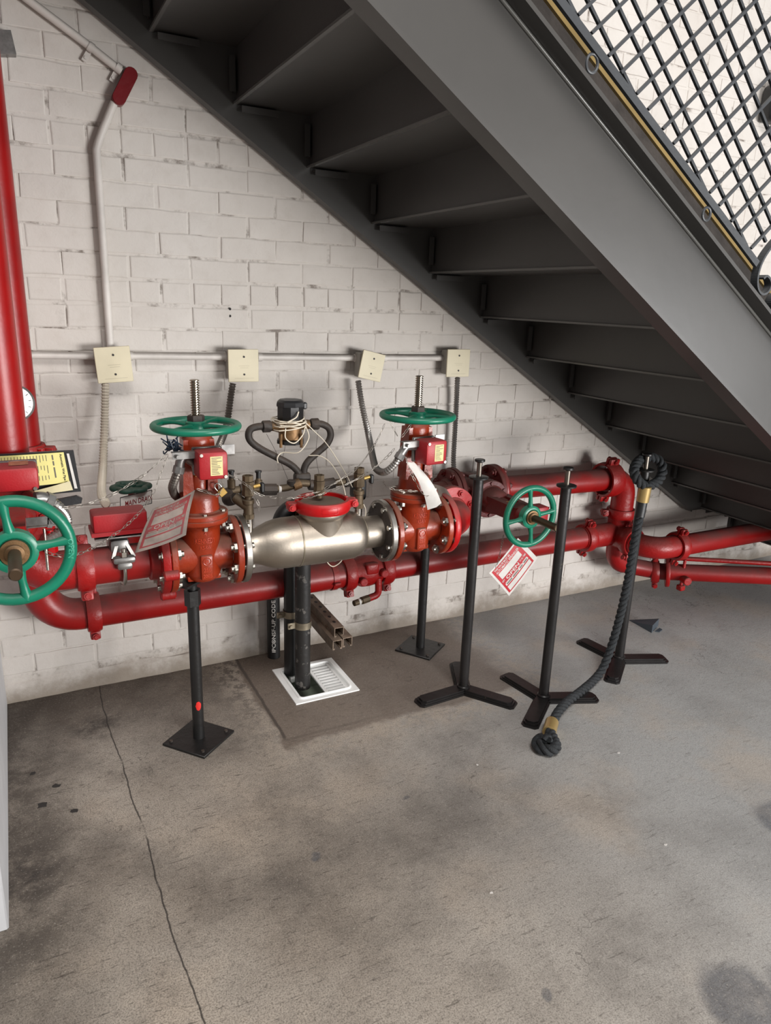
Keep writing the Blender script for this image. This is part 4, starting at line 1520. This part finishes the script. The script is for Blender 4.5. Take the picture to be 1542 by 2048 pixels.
obj('u_bolt', M().tube(ub, .0062, 10), STEEL, fsw, 60)

# main drain wheel and sign
dw = at(262, 974, -.25)
mdv = thing('drain_handwheel', 'small dark green lobed handwheel behind the MAIN DRAIN sign', 'handwheel', dw)
q = M()
N = 60
pts = [dw + V(((.054 + .006 * math.cos(6 * a)) * math.cos(a), (.054 + .006 * math.cos(6 * a)) * math.sin(a), 0)) for a in (2 * PI * k / N for k in range(N))]
q.tube(pts, .0105, 10, True)
q.cyl(dw + V((0, 0, -.016)), dw + V((0, 0, .01)), .017, 12)
for k in range(3):
    a = k * 2 * PI / 3 + .4
    q.cyl(dw + V((.01 * math.cos(a), .01 * math.sin(a), -.002)), dw + V((.052 * math.cos(a), .052 * math.sin(a), 0)), .008, 8)
obj('wheel', q, GRND, mdv, 60)
q = M().cyl(dw + V((0, 0, -.09)), dw + V((0, 0, -.01)), .011, 12)
q.cyl(dw + V((0, 0, -.17)), dw + V((0, 0, -.09)), .026, 12, .016)
q.cyl(dw + V((0, 0, -.23)), dw + V((0, 0, -.16)), .03, 16)
q.cyl(dw + V((-.09, 0, -.195)), dw + V((.02, 0, -.195)), .02, 16)
obj('valve_body', q, REDC, mdv)
sg = thing('drain_sign', 'white metal plate reading MAIN DRAIN hanging under the small dark wheel', 'sign', at(270, 1000, -.29))
fn = patch(at(240, 995, -.29), at(304, 979, -.29), at(304, 1007, -.29), at(240, 1023, -.29))
q = M()
sheet(q, fn, 0, 1, 0, 1, 2, 2, 0, .002)
obj('plate', q, PAPER, sg, 0)
q = M()
text_on(q, 'MAIN DRAIN', fn, .16, 1.0, .36, .72, .0008)
obj('lettering', q, DKRED, sg, 0)
q = M()
for a in ((0, 1, 0, .05), (0, 1, .95, 1), (0, .02, 0, 1), (.98, 1, 0, 1)):
    sheet(q, fn, *a, 2, 2, .0006)
obj('border', q, BLKTXT, sg, 0)

# pressure gauge on the riser
gc = at(31, 806, -.235)
gm = axm(gc, (.25, -1, .1), (1, 0, 0))
gg = thing('pressure_gauge', 'round pressure gauge with a white dial between the two red risers', 'gauge', mtx=gm)
obj('case', M().lathe([(.0, -.02), (.052, -.02), (.054, 0), (.056, .004), (.052, .006), (.050, .002)], None, 36, False), GALV, gg)
obj('dial', M().lathe([(.050, .001), (.050, .002)], None, 36), GLASS, gg)
q = M().box((.012, .01, .0030), (.05, .002, .001), Matrix.Rotation(.7, 4, 'Z'))
for k in range(11):
    a = -.8 + k * 4.7 / 10
    q.box((.042, 0, .0026), (.008, .0016, .0006), Matrix.Rotation(a, 4, 'Z'))
obj('needle', q, BLKTXT, gg)
obj('stub', M().cyl((0, 0, -.02), (0, 0, -.05), .012, 10), BRASS, gg)

# binder with the inspection form
bd = thing('binder', 'black vinyl binder holding a yellow inspection form, tied to the front riser', 'binder', at(60, 985, -.60))
BYb = -.60
fb_ = patch(at(-60, 912, BYb), at(147, 901, BYb), at(162, 983, BYb), at(-60, 1003, BYb), 0, 0)
q = M()
sheet(q, fb_, 0, 1, 0, 1, 4, 4, 0, .012)
obj('cover', q, VINYL, bd, 0)
fp_ = patch(at(-60, 915, BYb - .002), at(127, 904, BYb - .002), at(139, 964, BYb - .002), at(-60, 984, BYb - .002), .004, 0)
q = M()
sheet(q, fp_, 0, 1, 0, 1, 8, 4, .003)
o = obj('form', q, YEL, bd, 0)
ft = lambda u, v, up: fp_(1 - v, u, .003 + up)
q = M()
text_on(q, 'Automatic Wet Pipe S', ft, .04, 1.0, .025, .06, .0008)
obj('heading', q, BLKTXT, o, 0)
q = M()
for u0, u1 in ((.06, .22), (.26, .40), (.46, .80)):
    sheet(q, ft, u0, u1, .125, .14, 1, 1, .0008)
for k in range(22):
    r = random.Random(40 + k)
    for u in (.05, .38, .70):
        sheet(q, ft, u, u + .12 + .15 * r.random(), .20 + .034 * k, .206 + .034 * k, 1, 1, .0008)
obj('form_lines', q, GREYTXT, o, 0)
q = M()
fpk = patch(at(68, 982, BYb - .012), at(140, 962, BYb - .012), at(146, 980, BYb - .012), at(70, 990, BYb - .012), .003)
sheet(q, fpk, 0, 1, 0, 1, 6, 2, 0)
obj('clear_pocket', q, pm('yellowed_pocket', (196, 186, 150), .35), bd, 0)
q = M()
fpp = patch(at(133, 907, BYb - .004), at(138, 907, BYb - .004), at(155, 977, BYb - .004), at(149, 977, BYb - .004))
sheet(q, fpp, 0, 1, 0, 1, 1, 4, 0)
obj('paper_edge', q, PAPER, bd, 0)
q = M().prism([(0, 0), (.075, .0), (.088, .010), (.082, .024), (.0, .022)], .012, axm(at(96, 1003, BYb - .02), (0, 1, 0), (1, 0, .12)))
obj('folded_flap', q, VINYL, bd, 0)

# ------------------------------------------------------------------ tags, chains, padlock
def chain(name, pts, label, step=.0185):
    p = resample(smooth(pts, 10), step)
    m = M()
    for i, (a, b_) in enumerate(zip(p, p[1:])):
        d = (b_ - a)
        if d.length < 1e-5:
            continue
        mm = axm((a + b_) / 2, d, V((math.cos(i * 1.1), .6, math.sin(i * 1.1))))
        L = d.length * .62
        W = .0036
        ring = [(W * math.sin(2 * PI * k / 10), 0, L * math.cos(2 * PI * k / 10)) for k in range(10)]
        k0 = len(m.v)
        m.tube(ring, .00085, 4, True)
        for j in range(k0, len(m.v)):
            m.v[j] = mm @ m.v[j]
    return solo(name, m, CHAINM, label, 'chain', None, 0)


chain('chain', [at(125, 1016, -.72), at(160, 1011, -.70), at(205, 998, -.67), at(255, 972, -.64), at(300, 940, -.60), at(338, 903, -.585)], 'steel chain running above the flow switch to the left valve')
chain('chain', [at(92, 1105, -.95), at(120, 1112, -.93), at(160, 1107, -.90), at(205, 1085, -.82), at(250, 1053, -.74), at(285, 1018, -.67), at(308, 982, -.62), at(322, 945, -.60), at(336, 905, -.59)], 'steel chain sagging in front of the flow switch from the large green wheel')
chain('chain', [at(394, 978, -.605), at(415, 985, -.60), at(432, 990, -.58), at(446, 978, -.57), at(440, 945, -.59)], 'short steel chain between the red tag and the padlock')
chain('chain', [at(440, 945, -.60), at(470, 955, -.56), at(500, 975, -.545), at(515, 988, -.545), at(545, 995, -.555), at(590, 996, -.58), at(630, 992, -.575), at(665, 980, -.56), at(720, 955, -.555), at(770, 918, -.57), at(792, 893, -.60)], 'lower steel chain draped across the red clamp')
chain('chain', [at(575, 996, -.57), at(610, 990, -.55), at(640, 982, -.545), at(680, 960, -.545), at(715, 935, -.55), at(742, 900, -.57), at(757, 875, -.58), at(768, 851, -.585), at(771, 842, -.58)], 'upper steel chain rising to the right green wheel')
chain('chain', [at(499, 972, -.55), at(508, 990, -.548), at(516, 1005, -.55), at(519, 1022, -.55)], 'short loose chain end hanging beside the left test cock')
chain('chain', [at(780, 844, -.59), at(787, 858, -.60), at(795, 872, -.60), at(799, 880, -.61)], 'short chain from the right wheel, left strand above the bracket')
chain('chain', [at(826, 842, -.59), at(818, 855, -.60), at(808, 868, -.60), at(799, 880, -.61)], 'short chain from the right wheel, right strand above the bracket')
chain('chain', [at(812, 915, -.615), at(818, 935, -.62), at(828, 958, -.625), at(843, 983, -.63), at(850, 990, -.64), at(859, 992, -.64), at(862, 980, -.63), at(856, 955, -.62), at(851, 932, -.60)], 'chain looped through the curled white tag on the right orange valve')
chain('chain', [at(766, 962, -.53), at(771, 970, -.58), at(782, 977, -.605), at(800, 981, -.615), at(825, 982, -.615), at(843, 983, -.62)], 'chain lying on the bonnet flange of the right orange valve')
chain('chain', [at(1007, 1070, -.55), at(1003, 1092, -.5), at(997, 1120, -.46), at(990, 1140, -.45)], 'thin chain hanging left of the bright green wheel to the red tag')

plk = thing('padlock', 'small brass padlock hanging right of the left orange valve', 'padlock', at(445, 985, -.565))
pc_ = at(444, 984, -.565)
pmx = Matrix.Translation(pc_) @ Matrix.Rotation(-.62, 4, 'Y')
obj('lock_body', M().box((0, 0, 0), (.026, .014, .024), pmx, .002), BRASSY, plk)
sh = [pmx @ V((x, 0, z)) for x, z in ((.009, .010), (.009, .024), (.006, .031), (0, .034), (-.006, .031), (-.009, .024), (-.009, .010))]
obj('shackle', M().tube(smooth(sh, 4), .0024, 8), CHROME, plk, 60)


def open_tag(name, label, corners, bend_, curl_, paper, prt, back=False):
    fn = patch(*corners, bend_, curl_)
    t = thing(name, label, 'tag', corners[3])
    q = M()
    sheet(q, fn, 0, 1, 0, 1, 14, 14, 0, .0012)
    obj('card', q, paper, t, 60)
    if back:
        return t
    q = M()
    R_ = ((.05, .90, .05, .24), (.05, .12, .24, .44), (.80, .90, .24, .44), (.05, .90, .44, .62), (.05, .10, .62, .93), (.85, .90, .62, .93), (.05, .90, .70, .735), (.05, .90, .90, .93))
    for a in R_:
        sheet(q, fn, *a, 8, 3, .0007)
    obj('red_print', q, prt, t, 60)
    q = M()
    text_on(q, 'THIS VALVE MUST BE', fn, .10, .60, .07, .13, .0014)
    text_on(q, 'AUTOMATIC SPRINKLER', fn, .10, .84, .15, .22, .0014)
    text_on(q, 'KEPT', fn, .08, .16, .47, .52, .0014)
    text_on(q, 'OPEN', fn, .20, .62, .46, .56, .0014)
    text_on(q, 'AT ALL TIMES', fn, .66, .87, .47, .53, .0014)
    for u0, u1 in ((.12, .28), (.31, .50), (.53, .66), (.69, .84)):
        sheet(q, fn, u0, u1, .588, .606, 2, 1, .0014)
    obj('white_lettering', q, paper, t, 0)
    q = M()
    for u0, u1 in ((.13, .30), (.33, .52), (.56, .66), (.70, .82)):
        sheet(q, fn, u0, u1, .645, .67, 2, 1, .0014)
    obj('grey_lettering', q, GREYTXT, t, 0)
    return t


open_tag('valve_tag', 'dusty red and white OPEN tag hanging on the left orange valve', (at(306, 1018, -.64), at(390, 980, -.60), at(372, 1070, -.64), at(270, 1106, -.66)), .012, -.006, PAPERD, PRINTD)
open_tag('valve_tag', 'clean red and white OPEN tag hanging below the bright green wheel', (at(978, 1146, -.45), at(1036, 1076, -.45), at(1075, 1116, -.45), at(1018, 1192, -.45)), .004, .006, PAPER, PRINT)
# curled blank back of a tag at valve 2
ct = []
for f in range(13):
    s_ = f / 12
    cx = 822 + 46 * s_ + 8 * math.sin(PI * s_)
    cy = 924 + 88 * s_
    hw = (10 + 9 * s_)
    ct.append((at(cx - hw + 6 * s_, cy + 8 * s_, -.605 - .035 * math.sin(PI * s_ * .9)), at(cx + hw - 4, cy - 6 * s_, -.60 + .01 * s_ - .05 * math.sin(PI * s_ * .8))))
q = M()
for a, b_ in ct:
    mid = (a + b_) / 2 + V((.002, -.010, 0))
    q.v += [a, mid, b_]
for i in range(12):
    q.f += [(i * 3, i * 3 + 1, i * 3 + 4, i * 3 + 3), (i * 3 + 1, i * 3 + 2, i * 3 + 5, i * 3 + 4)]
k0 = len(q.v)
q.v += [p + V((.0006, .0014, 0)) for p in q.v]
q.f += [tuple(i + k0 for i in reversed(f)) for f in list(q.f)]
solo('valve_tag', q, PAPER, 'curled blank white tag hanging under the red switch of the right orange valve', 'tag', None, 60)
# dusty tag resting on the bright red elbow
q = M()
fn = patch(at(866, 968, -.50), at(893, 978, -.44), at(921, 1022, -.46), at(868, 987, -.56), .004)
sheet(q, fn, 0, 1, 0, 1, 6, 6, 0, .0016)
solo('valve_tag', q, PAPERD, 'dusty brown tag lying across the bright red elbow', 'tag', None, 60)
q = M().box(at(858, 912, -.56), (.002, .002, .01))
q.tube([at(863, 922, -.6), at(864, 930, -.6), at(862, 940, -.6)], .0009, 5)
solo('seal_wire', q, WIRE, 'short dark wire end hanging under the right red switch', 'wire')
q = M()
for k in range(26):
    r = random.Random(k)
    c0 = at(343 + r.uniform(-8, 9), 888 + r.uniform(-10, 10), -.56)
    q.tube(smooth([c0, c0 + V((r.uniform(-.02, .02), r.uniform(-.012, .012), r.uniform(-.02, .02))), c0 + V((r.uniform(-.03, .03), r.uniform(-.015, .015), r.uniform(-.02, .03)))], 3), .0022, 5)
solo('plastic_ties', q, pm('blue_black_ties', (40, 52, 70), .4), 'tangle of dark blue plastic ties on the left valve bracket', 'ties')

# ------------------------------------------------------------------ junction boxes and conduit
def jbox(c, wd, h, roll, label, yaw=0.0, sq=0.0):
    m = Matrix.Translation(c) @ Matrix.Rotation(yaw, 4, 'Z') @ Matrix.Rotation(roll, 4, 'Y')
    t = thing('junction_box', label, 'junction box', mtx=m, group='junction boxes on the white conduit')
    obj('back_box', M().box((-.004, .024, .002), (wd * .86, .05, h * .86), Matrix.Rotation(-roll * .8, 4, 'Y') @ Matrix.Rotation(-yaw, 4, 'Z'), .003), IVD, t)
    q = M().box((0, -.005, 0), (wd, .006, h), None, .0015)
    obj('cover_plate', q, IVORY, t)
    for z in (h * .27, -h * .27):
        obj('screw', M().cyl((.002, -.0075, z), (.002, -.0098, z), .0038, 10), BLKTXT, t)
    fn = lambda u, v, up: V(((u - .5) * wd, -.0081 - up, (.5 - v) * h))
    q = M()
    for u0, u1, v in ((.33, .69, .50), (.38, .66, .56), (.2, .84, .88)):
        sheet(q, fn, u0, u1, v, v + .012, 1, 1, .0003)
    sheet(q, fn, .49, .53, .18, .20, 1, 1, .0003)
    obj('faint_print', q, pm('faint_print', (186, 176, 152), .6), t, 0)
    return t


jbox(at(227, 729, -.062), .118, .122, -.06, 'leftmost ivory junction box, leaning slightly')
jbox(at(486, 731, -.062), .116, .120, 0, 'ivory junction box with the dark flexible conduit')
jb3 = jbox(at(742, 732, -.072), .112, .112, .22, 'tilted ivory junction box hanging loose from its back box', .15)
jbox(at(915, 726, -.062), .116, .118, 0, 'rightmost ivory junction box, square on the wall')
cy = -.022
xs_ = [at(x, y, cy) for x, y in ((40, 710), (198, 712), (258, 712), (456, 714), (517, 714), (714, 716), (766, 716), (893, 716))]
q = M()
for a, b_ in ((xs_[0], xs_[1]), (xs_[2], xs_[3]), (xs_[4], xs_[5]), (xs_[6], xs_[7])):
    q = M().cyl(a, b_, .0125, 16)
    d = (b_ - a).normalized()
    q.cyl(b_ - d * .012, b_ + d * .004, .0165, 12)
    q.cyl(a - d * .004, a + d * .012, .0165, 12)
    i_ = [xs_[0], xs_[2], xs_[4], xs_[6]].index(a)
    solo('wall_conduit', q, CONDW, ('white conduit left of the first junction box', 'white conduit between the first and second junction boxes', 'white conduit between the second and the tilted junction box', 'white conduit between the tilted and the rightmost junction box')[i_], 'conduit', 'horizontal conduit pieces')
pts = smooth([at(x, y, -.024) for x, y in ((221, 696), (214, 600), (207, 500), (200, 400), (194, 315), (194, 296), (202, 270), (214, 240), (228, 206))], 6)
solo('wall_conduit', M().tube(pts, .0125, 16), CONDW, 'white vertical conduit bending up to the red conduit body', 'conduit', None, 60)
pts = [at(243, 143, -.026), at(180, 93, -.026), at(70, 10, -.026), at(-60, -90, -.026)]
solo('wall_conduit', M().tube(pts, .0125, 16), CONDW, 'white conduit sloping up left from the red conduit body', 'conduit', None, 60)
cbt = thing('conduit_outlet_box', 'dark red oval conduit body on the wall near the top left', 'conduit body', at(250, 172, -.03))
a, b_ = at(262, 148, -.042), at(238, 196, -.042)
dz = (b_ - a).normalized()
mm = axm((a + b_) / 2, (0, -1, 0), dz)
L = (b_ - a).length
pl = [(L / 2 * sgn + .021 * math.cos(t0 + k * PI / 8), .021 * math.sin(t0 + k * PI / 8)) for sgn, t0 in ((1, -PI / 2), (-1, PI / 2)) for k in range(9)]
obj('housing', M().prism(pl, .030, mm @ Matrix.Translation((0, 0, -.030))), pm('dark_red_enamel', (112, 14, 22), .35, bump=.1), cbt, 40)
obj('cover', M().prism([(x * .97, y * .95) for x, y in pl], .004, mm), pm('dark_red_enamel_cover', (112, 14, 22), .3, bump=.15), cbt, 40)


def strap(px, py, n):
    p, q_ = at(px, py, -.014), at(px + 55, py + 42, -.014)
    d = (q_ - p).normalized()
    m = axm(p, d, (0, -1, 0))
    k = M().lathe([(.0130, -.008), (.0148, -.008), (.0148, .008), (.0130, .008)], axm(p + V((0, -.012, 0)), d), 18, False)
    k.box((0, .028, 0), (.003, .034, .016), m)
    k.cyl(m @ V((.001, .033, 0)), m @ V((.005, .033, 0)), .005, 10)
    solo('conduit_strap', k, CONDW, ('white strap on the sloping conduit, farther from the red body', 'white strap on the sloping conduit, next to the red body')[n], 'strap')


strap(181, 97, 0)
strap(236, 138, 1)

# ------------------------------------------------------------------ stanchions
def stanchion(x, y, h, rot, label):
    t = thing('stanchion', label, 'stanchion', (x, y, 0), 'black steel stanchions')
    obj('post', M().cyl((x, y, .02), (x, y, h), .0195, 22), STAN, t)
    q = M().lathe([(.024, h - .03), (.024, h - .004), (.036, h), (.036, h + .006), (.030, h + .008)], Matrix.Translation((x, y, 0)), 24)
    obj('collar', M().lathe([(.020, h - .002), (.036, h), (.0365, h + .006), (.030, h + .008), (.01, h + .008)], Matrix.Translation((x, y, 0)), 24), STEEL if False else STAN, t)
    obj('top_rod', M().cyl((x, y, h), (x, y, h + .064), .0098, 14), pm('bare_rod', (120, 112, 104), .3, .9), t)
    obj('top_cap', M().lathe([(.012, h + .060), (.0195, h + .064), (.0195, h + .070), (.017, h + .072)], Matrix.Translation((x, y, 0)), 20), STAN, t)
    obj('foot_ring', M().lathe([(.026, .018), (.026, .026), (.021, .030)], Matrix.Translation((x, y, 0)), 20), STAN, t)
    for k in range(3):
        a = rot + k * 2 * PI / 3
        m = Matrix.Translation((x, y, 0)) @ Matrix.Rotation(a, 4, 'Z')
        q = M()
        for j, (L, W) in enumerate(((.222, .066), (.214, .057), (.206, .048))):
            z0 = .001 + j * .0068
            q.prism([(0, -W / 2), (L - .012, -W / 2), (L, -W / 2 + .012), (L, W / 2 - .012), (L - .012, W / 2), (0, W / 2)], .0068, m @ Matrix.Translation((0, 0, z0)))
        obj('leg', q, STAN, t, 30)
    return t


stanchion(1.487, -.618, .884, math.radians(64), 'black stanchion standing leftmost of the three')
stanchion(1.743, -.805, .876, math.radians(98), 'black stanchion in the middle of the three, nearest the rope end')
stanchion(2.266, -.682, .868, math.radians(98), 'black stanchion at the right carrying the rope loop')


def rope(name, segs, label):
    """three strand rope: list of (points, closed)"""
    t = thing('rope', label, 'rope', segs[0][0][-1])
    for nm, pts, R, step in segs[1:]:
        p = resample(smooth(pts, 10), .004)
        m = M()
        for k in range(3):
            sp_ = []
            for i in range(len(p)):
                d = (p[min(i + 1, len(p) - 1)] - p[max(i - 1, 0)]).normalized()
                u = d.cross(V((.3, 1, .2))).normalized()
                v = d.cross(u)
                a = 2 * PI * (i * .004 / step + k / 3)
                sp_.append(p[i] + (u * math.cos(a) + v * math.sin(a)) * R * .54)
            m.tube(sp_, R * .50, 8)
        obj(nm, m, ROPE, t, 60)
    return t


rx, ry = 2.266, -.682
main = [at(1284, 1006, ry - .042), at(1278, 1040, ry - .045), at(1268, 1090, ry - .05), at(1254, 1170, ry - .055), at(1238, 1240, ry - .06), at(1222, 1295, ry - .065), at(1205, 1338, ry - .085), fl(1186, 1362, .024), fl(1160, 1384, .03), fl(1135, 1403, .034), fl(1115, 1426, .034), fl(1104, 1448, .024)]
hl = [at(px_, py_, ry + dy_) for px_, py_, dy_ in ((1290, 974, -.046), (1275, 960, -.036), (1268, 940, -.012), (1278, 921, .020), (1297, 914, .030), (1317, 921, .016), (1325, 941, -.012), (1316, 962, -.034), (1295, 974, -.046))]
ec = fl(1093, 1488, .022)
dirx = (fl(1093, 1500, .022) - fl(1100, 1455, .022)).normalized()
sx_ = V((-dirx.y, dirx.x, 0))
el = [fl(1099, 1463, .024), ec - dirx * .020 + sx_ * .026, ec + dirx * .006 + sx_ * .032, ec + dirx * .034 + sx_ * .016, ec + dirx * .034 - sx_ * .016, ec + dirx * .006 - sx_ * .032, ec - dirx * .020 - sx_ * .026, ec - dirx * .01 + V((0, 0, .012)), ec + dirx * .008 + V((0, 0, .014))]
rp_t = rope('rope', [([V((rx, ry, 0)), V((1.7, -.95, 0))],), ('rope_length', main, .0176, .075), ('hanging_loop', hl, .0200, .075), ('floor_loop', el, .0205, .07)], 'black twisted rope looped over the right stanchion and trailing on the floor')
for nm, a, b_ in (('brass_ferrule', at(1285, 1003, ry - .042), at(1291, 973, ry - .046)), ('brass_ferrule', fl(1104, 1444, .026), fl(1098, 1465, .024))):
    q = M().lathe([(.0225, 0), (.0245, .001), (.0245, (b_ - a).length - .001), (.0225, (b_ - a).length)], axm(a, b_ - a), 22)
    o = obj(nm, q, GOLD, rp_t)
    o['label'] = 'gold coloured brass ferrule'
q = M().cyl(at(1279, 1033, ry - .044), at(1285, 1003, ry - .042), .0205, 18)
obj('tape_wrap', q, PLAST, rp_t)

# ------------------------------------------------------------------ small things
a = [fl(1261, 1240), fl(1312, 1265), fl(1330, 1258), fl(1316, 1238)]
wd = M()
h = .048
wd.add([a[0], a[1], a[3], a[1] + V((0, 0, h)), a[3] + V((0, 0, h)), a[0] + V((.004, -.004, .004)), a[0] + V((.01, .006, .004))], [])
t0 = fl(1262, 1243)
e0, e1_ = fl(1303, 1266), fl(1316, 1252)
d1 = (e0 + e1_) / 2 - t0
wv = [t0 + V((0, .012, 0)), t0 - V((0, .012, 0)), e0, e1_, t0 + V((0, .012, .004)), t0 + V((0, -.012, .004)), e0 + V((0, 0, .040)), e1_ + V((0, 0, .040))]
wd = M().add(wv, [(0, 1, 2, 3), (4, 5, 6, 7), (0, 1, 5, 4), (1, 2, 6, 5), (2, 3, 7, 6), (3, 0, 4, 7)])
wt = thing('door_wedge', 'grey rubber door wedge lying on the floor right of the rope', 'door wedge', t0)
obj('wedge', wd, WEDGE, wt, 30)
dn = d1.normalized()
q = M().prism([(-.026, 0), (.026, 0), (.018, .018), (-.018, .018)], .004, axm((e0 + e1_) / 2 + dn * .012 + V((0, 0, .001)), (0, 0, 1), dn.cross(V((0, 0, 1)))))
obj('tab', q, WEDGE, wt, 30)

for (px, py, sz, sd) in ((85, 1611, .020, 1), (112, 1572, .014, 2), (66, 1547, .012, 3), (150, 1622, .014, 4)):
    r = random.Random(sd)
    c = fl(px, py)
    pl = [(sz * r.uniform(.5, 1.1) * math.cos(k * PI / 4), sz * r.uniform(.4, .9) * math.sin(k * PI / 4)) for k in range(8)]
    m = M().prism(pl, .0012, Matrix.Translation(c + V((0, 0, .0006))) @ Matrix.Rotation(.06, 4, 'X'))
    solo('floor_scrap', m, LEAFM, ('dark triangular scrap on the floor at the left', 'small dark scrap with a stalk on the floor at the left', 'smallest dark scrap on the floor, nearest the wall', 'dark scrap on the floor at the left, rightmost of the four')[sd - 1], 'debris', None, 0)
for i, (px, py) in enumerate(((1237, 1506), (983, 1786), (1331, 1690), (954, 1530))):
    r = random.Random(i)
    c = fl(px, py)
    pl = [(.006 * r.uniform(.5, 1.2) * math.cos(k * PI / 3), .004 * r.uniform(.5, 1.2) * math.sin(k * PI / 3)) for k in range(6)]
    solo('paint_chip', M().prism(pl, .0015, Matrix.Translation(c + V((0, 0, .0004)))), PAPER, ('white paint chip on the floor below the rope end, to its right', 'white paint chip on the middle of the open floor', 'white paint chip on the open floor at the right', 'tiny white paint chip left of the rope end')[i], 'debris', None, 0)

# dark fixture on the wall seen through the lattice
q = M().box((3.56, -.05, 2.50), (.24, .09, .17), Matrix.Identity(4), .03, 3)
q.box((3.54, -.05, 2.60), (.10, .07, .08), None, .02, 2)
solo('wall_fixture', q, PLAST, 'black rounded fixture on the wall behind the lattice at the right edge', 'wall fixture')
